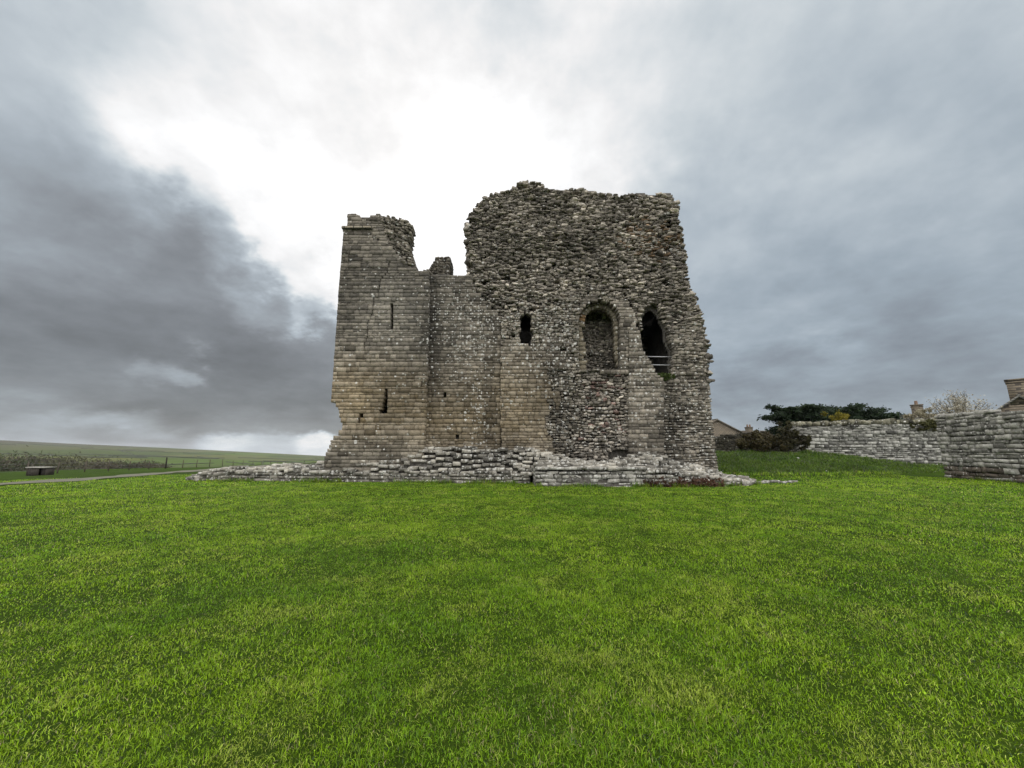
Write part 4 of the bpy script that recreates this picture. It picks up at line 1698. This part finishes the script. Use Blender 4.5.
# longer unmown fringe along the footings and walls
fx, fy = [], []
for (ax, ay, bx, by, cnt) in ((9.9, 18.4, 10.4, 20.5, 500), (-16.6, 20.15, 0.9, 18.2, 3800), (0.9, 16.85, 8.0, 16.85, 1500), (8.0, 16.9, 11.4, 18.2, 700), (c0[0] - .08, c0[1], c1[0] - .08, c1[1], 900), (WL, 29.3, c0[0] + 2, 29.4, 1600)):
    t = rg.random(cnt)
    o = np.abs(rg.normal(0, .14, cnt))
    L_ = math.hypot(bx - ax, by - ay)
    nx, ny = (by - ay) / L_, -(bx - ax) / L_
    if ny > 0:
        nx, ny = -nx, -ny
    gapm = fbm(t * L_ * 1.1, t * 0 + ax, 141, 2) > .42
    fx.append((ax + (bx - ax) * t + nx * o)[gapm])
    fy.append((ay + (by - ay) * t + ny * o)[gapm])
fx, fy = np.concatenate(fx), np.concatenate(fy)
x, y = np.concatenate([x, fx]), np.concatenate([y, fy])
h = np.concatenate([h, rg.uniform(.06, .26, len(fx)) * (0.5 + fbm(fx * 1.5, fy * 1.5, 143, 2))])
w = np.concatenate([w, np.full(len(fx), .016)])
cols = np.concatenate([cols, grass_cols(fx, fy, rg) * .65])
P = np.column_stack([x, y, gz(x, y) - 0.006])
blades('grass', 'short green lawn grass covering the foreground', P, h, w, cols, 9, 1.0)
print('blades', len(x))

# ------------------------------------------------------------------ sky and light
world = bpy.data.worlds.new('World')
SC.world = world
world.use_nodes = True
wt = NT(world.node_tree)
bg = world.node_tree.nodes['Background']
bg.inputs['Strength'].default_value = 0.1
SUN_PX = (400, 130)
sa_, sb_, sc_ = ray(*SUN_PX)
SUN_AZ = math.atan2(sa_, sb_)
SUN_EL = math.atan2(sc_, math.hypot(sa_, sb_))
sky = wt.node('ShaderNodeTexSky')
sky.sky_type = 'NISHITA'
sky.sun_disc = False
sky.sun_elevation = SUN_EL
sky.sun_rotation = SUN_AZ
tc = wt.node('ShaderNodeTexCoord').outputs['Generated']
dirn = wt.vmath('NORMALIZE', tc)
# cloud deck: turbulence is stretched towards the horizon like a real layer
sep = wt.node('ShaderNodeSeparateXYZ')
wt.link(dirn, sep.inputs[0])
zz = wt.math('MAXIMUM', sep.outputs['Z'], -0.05)
inv = wt.math('DIVIDE', 1.0, wt.math('ADD', zz, 0.5))
deck = wt.vmath('SCALE', dirn, scale=1.0)
_n = wt.n.new('ShaderNodeVectorMath')
_n.operation = 'SCALE'
wt.link(dirn, _n.inputs[0])
wt.link(inv, _n.inputs['Scale'])
deck = _n.outputs['Vector']
w1 = wt.vmath('SUBTRACT', wt.noise(deck, 2.2, 5, 0.5, 1), (0.5, 0.5, 0.5))
w2 = wt.vmath('SUBTRACT', wt.noise(deck, 6.0, 7, 0.6, 1), (0.5, 0.5, 0.5))
warp = wt.vmath('ADD', wt.vmath('SCALE', w1, scale=0.28), wt.vmath('SCALE', w2, scale=0.20))
_n = wt.n.new('ShaderNodeVectorMath')
_n.operation = 'SCALE'
wt.link(warp, _n.inputs[0])
wt.link(wt.math('MULTIPLY_ADD', sep.outputs['Z'], 4.0, 0.14, clamp=True), _n.inputs['Scale'])
dw = wt.vmath('ADD', dirn, _n.outputs['Vector'])


def sky_dir(px, py):
    a, b, c = ray(px, py)
    n = math.sqrt(a * a + b * b + c * c)
    return (a / n, b / n, c / n)


# (direction, brightness, reach)
PTS = []
for px, py, b, s in [
        (0, 0, .38, .13), (100, 30, .60, .12), (250, 40, .72, .13), (400, 45, .80, .10), (380, -10, .60, .09), (500, 15, .50, .10), (600, 40, .64, .10), (480, 60, .70, .06), (700, 100, .66, .05), (700, 60, .58, .11), (810, 40, .52, .14), (960, 40, .48, .2), (-150, 60, .34, .2), (1150, 100, .42, .2),
        (20, 110, .50, .10), (85, 105, .66, .07), (135, 115, 1.15, .08), (220, 100, .95, .08), (180, 75, .72, .05), (205, 128, .86, .03), (350, 100, 1.0, .10), (450, 120, 1.15, .12), (560, 130, .96, .08), (640, 130, .84, .08), (690, 80, .70, .04), (600, 195, .78, .03), (740, 120, .66, .10), (850, 130, .54, .12), (970, 150, .47, .16),
        (0, 195, .30, .10), (75, 180, .33, .07), (135, 190, .38, .05), (178, 208, .32, .03), (175, 165, 1.1, .05), (215, 205, .95, .05), (300, 190, 1.15, .10), (430, 200, 1.2, .12), (590, 190, .95, .08), (700, 220, .50, .10), (800, 220, .37, .11), (950, 230, .33, .14),
        (0, 275, .20, .10), (100, 260, .19, .08), (175, 245, .23, .06), (225, 232, .7, .035), (235, 262, .36, .04), (275, 240, 1.0, .06), (310, 265, 1.0, .05), (440, 260, 1.15, .10), (740, 285, .37, .10), (850, 290, .30, .11), (980, 300, .28, .14),
        (30, 330, .16, .08), (120, 315, .165, .08), (205, 298, .21, .06), (265, 292, .32, .04), (318, 302, .55, .03), (328, 340, .24, .05), (240, 340, .165, .06), (300, 370, .18, .05), (172, 345, .48, .03), (150, 358, .34, .025), (190, 362, .40, .018), (60, 372, .19, .05),
        (20, 400, .27, .04), (75, 395, .17, .035), (120, 412, .50, .025), (60, 418, .36, .015), (190, 405, .17, .05), (270, 400, .20, .05), (330, 400, .22, .05), (35, 430, .34, .025), (95, 432, .18, .03), (150, 432, .40, .02), (165, 443, .24, .018), (232, 442, .66, .022), (205, 428, .22, .025), (318, 447, .85, .016), (272, 446, .5, .018), (270, 428, .22, .035), (0, 445, .26, .03), (80, 446, .36, .02),
        (720, 360, .37, .10), (800, 318, .46, .05), (860, 300, .37, .08), (770, 400, .28, .09), (900, 380, .25, .10), (1010, 390, .25, .14), (905, 335, .25, .06), (1150, 300, .28, .2), (1000, 440, .26, .1), (850, 440, .28, .1)]:
    PTS.append((sky_dir(px, py), b * (1.13 if b < .8 and (py < 130 or px > 650) else 1.0), s, py > 388))
for az, el, b, s in [(0, 88, 2.2, .38), (90, 45, 1.5, .4), (-90, 45, 1.4, .4), (135, 35, 2.8, .45), (180, 30, 3.2, .5), (-135, 35, 2.8, .45), (180, 65, 3.2, .4), (90, 8, .6, .25), (-90, 8, .5, .25), (180, 5, 2.2, .4), (135, 5, 1.8, .4), (-135, 5, 1.8, .4), (62, 60, .6, .22), (-62, 60, .55, .22)]:  # unseen sky, zenith and rear brightened to light the wall and lawn
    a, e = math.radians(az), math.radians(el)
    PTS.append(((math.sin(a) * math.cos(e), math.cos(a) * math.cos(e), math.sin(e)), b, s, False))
num = den = None
flatd = wt.vmath('MULTIPLY', dw, (1.0, 1.0, 3.0))
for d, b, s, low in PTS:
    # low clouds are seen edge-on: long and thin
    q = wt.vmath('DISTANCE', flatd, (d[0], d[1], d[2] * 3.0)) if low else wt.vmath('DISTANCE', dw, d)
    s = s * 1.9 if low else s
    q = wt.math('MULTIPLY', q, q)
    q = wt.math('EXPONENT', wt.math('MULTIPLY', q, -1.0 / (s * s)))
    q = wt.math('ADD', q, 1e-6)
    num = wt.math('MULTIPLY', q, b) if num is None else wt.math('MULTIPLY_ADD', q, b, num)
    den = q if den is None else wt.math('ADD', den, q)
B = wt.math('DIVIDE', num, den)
n3 = wt.noise(deck, 3.2, 6, 0.5)
n4 = wt.noise(deck, 7.5, 7, 0.58)
det = wt.math('MULTIPLY_ADD', wt.math('SUBTRACT', n3, 0.5), 0.7, 1.0)
det = wt.math('MULTIPLY', det, wt.math('MULTIPLY_ADD', wt.math('SUBTRACT', n4, 0.5), 0.62, 1.0))
n5 = wt.noise(wt.vmath('MULTIPLY', dirn, (1.0, 1.0, 3.4)), 5.5, 7, 0.6)
lowf = wt.math('MULTIPLY_ADD', sep.outputs['Z'], -2.2, 1.0, clamp=True)
lay = wt.math('MULTIPLY_ADD', wt.math('MULTIPLY', wt.math('SUBTRACT', n5, 0.5), lowf), 1.3, 1.0)
det = wt.math('MULTIPLY', det, lay)
B = wt.math('MULTIPLY', B, det)
B = wt.math('MINIMUM', B, 3.5)
# dense cloud is neutral grey, thinner cloud lets some blue through
tint = wt.ramp(B, [(0.0, (0.95, 0.99, 1.03)), (0.20, (0.88, 0.99, 1.13)), (0.40, (0.85, 1.0, 1.14)), (0.66, (0.92, 1.0, 1.05)), (0.9, (1, 1, 1))])
_n = wt.n.new('ShaderNodeVectorMath')
_n.operation = 'SCALE'
wt.link(tint, _n.inputs[0])
wt.link(wt.math('MULTIPLY', B, 10.0), _n.inputs['Scale'])
cloud = _n.outputs['Vector']
lft = wt.math('MAXIMUM', wt.math('MULTIPLY_ADD', B, 1.6, -0.05, clamp=True), wt.math('MULTIPLY_ADD', sep.outputs['X'], 2.2, 0.35, clamp=True))
grey = wt.n.new('ShaderNodeVectorMath')
grey.operation = 'SCALE'
grey.inputs[0].default_value = (0.955, 1.0, 1.035)
wt.link(wt.math('MULTIPLY', B, 10.0), grey.inputs['Scale'])
cloud = wt.mix(lft, grey.outputs['Vector'], cloud)
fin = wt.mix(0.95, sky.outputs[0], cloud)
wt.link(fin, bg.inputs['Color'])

sl_ = bpy.data.lights.new('sun', 'SUN')
sl_.energy = 0.9
sl_.angle = math.radians(50)
sl_.color = (1.0, 0.96, 0.9)
so = bpy.data.objects.new('sun', sl_)
so.rotation_euler = (math.pi / 2 - SUN_EL, 0, -SUN_AZ + math.pi)
so.location = (0, 0, 60)
COL.objects.link(so)
from mathutils import Vector
sd = Vector((math.sin(SUN_AZ) * math.cos(SUN_EL), math.cos(SUN_AZ) * math.cos(SUN_EL), math.sin(SUN_EL)))
so.rotation_euler = sd.to_track_quat('Z', 'Y').to_euler()

hm_ = bpy.data.materials.new('air')
hm_.use_nodes = True
hm_.node_tree.nodes.clear()
_o = hm_.node_tree.nodes.new('ShaderNodeOutputMaterial')
_v = hm_.node_tree.nodes.new('ShaderNodeVolumePrincipled')
_v.inputs['Density'].default_value = 0.00008
_v.inputs['Color'].default_value = (0.86, 0.90, 0.96, 1)
hm_.node_tree.links.new(_v.outputs[0], _o.inputs['Volume'])
mb = MB()
mb.box((0, 0, -50), (4400, 4400, 130))
hz = mb.build('haze', hm_)
hz['kind'] = 'stuff'

vs = SC.view_settings
SC.display_settings.display_device = 'sRGB'
vs.view_transform = 'Standard'
vs.look = 'None'
vs.exposure = 0.0
vs.gamma = 1.0
vs.use_curve_mapping = False
SC.render.engine = 'CYCLES'
SC.cycles.use_denoising = True
SC.cycles.max_bounces = 6
SC.cycles.diffuse_bounces = 3
SC.cycles.transparent_max_bounces = 4
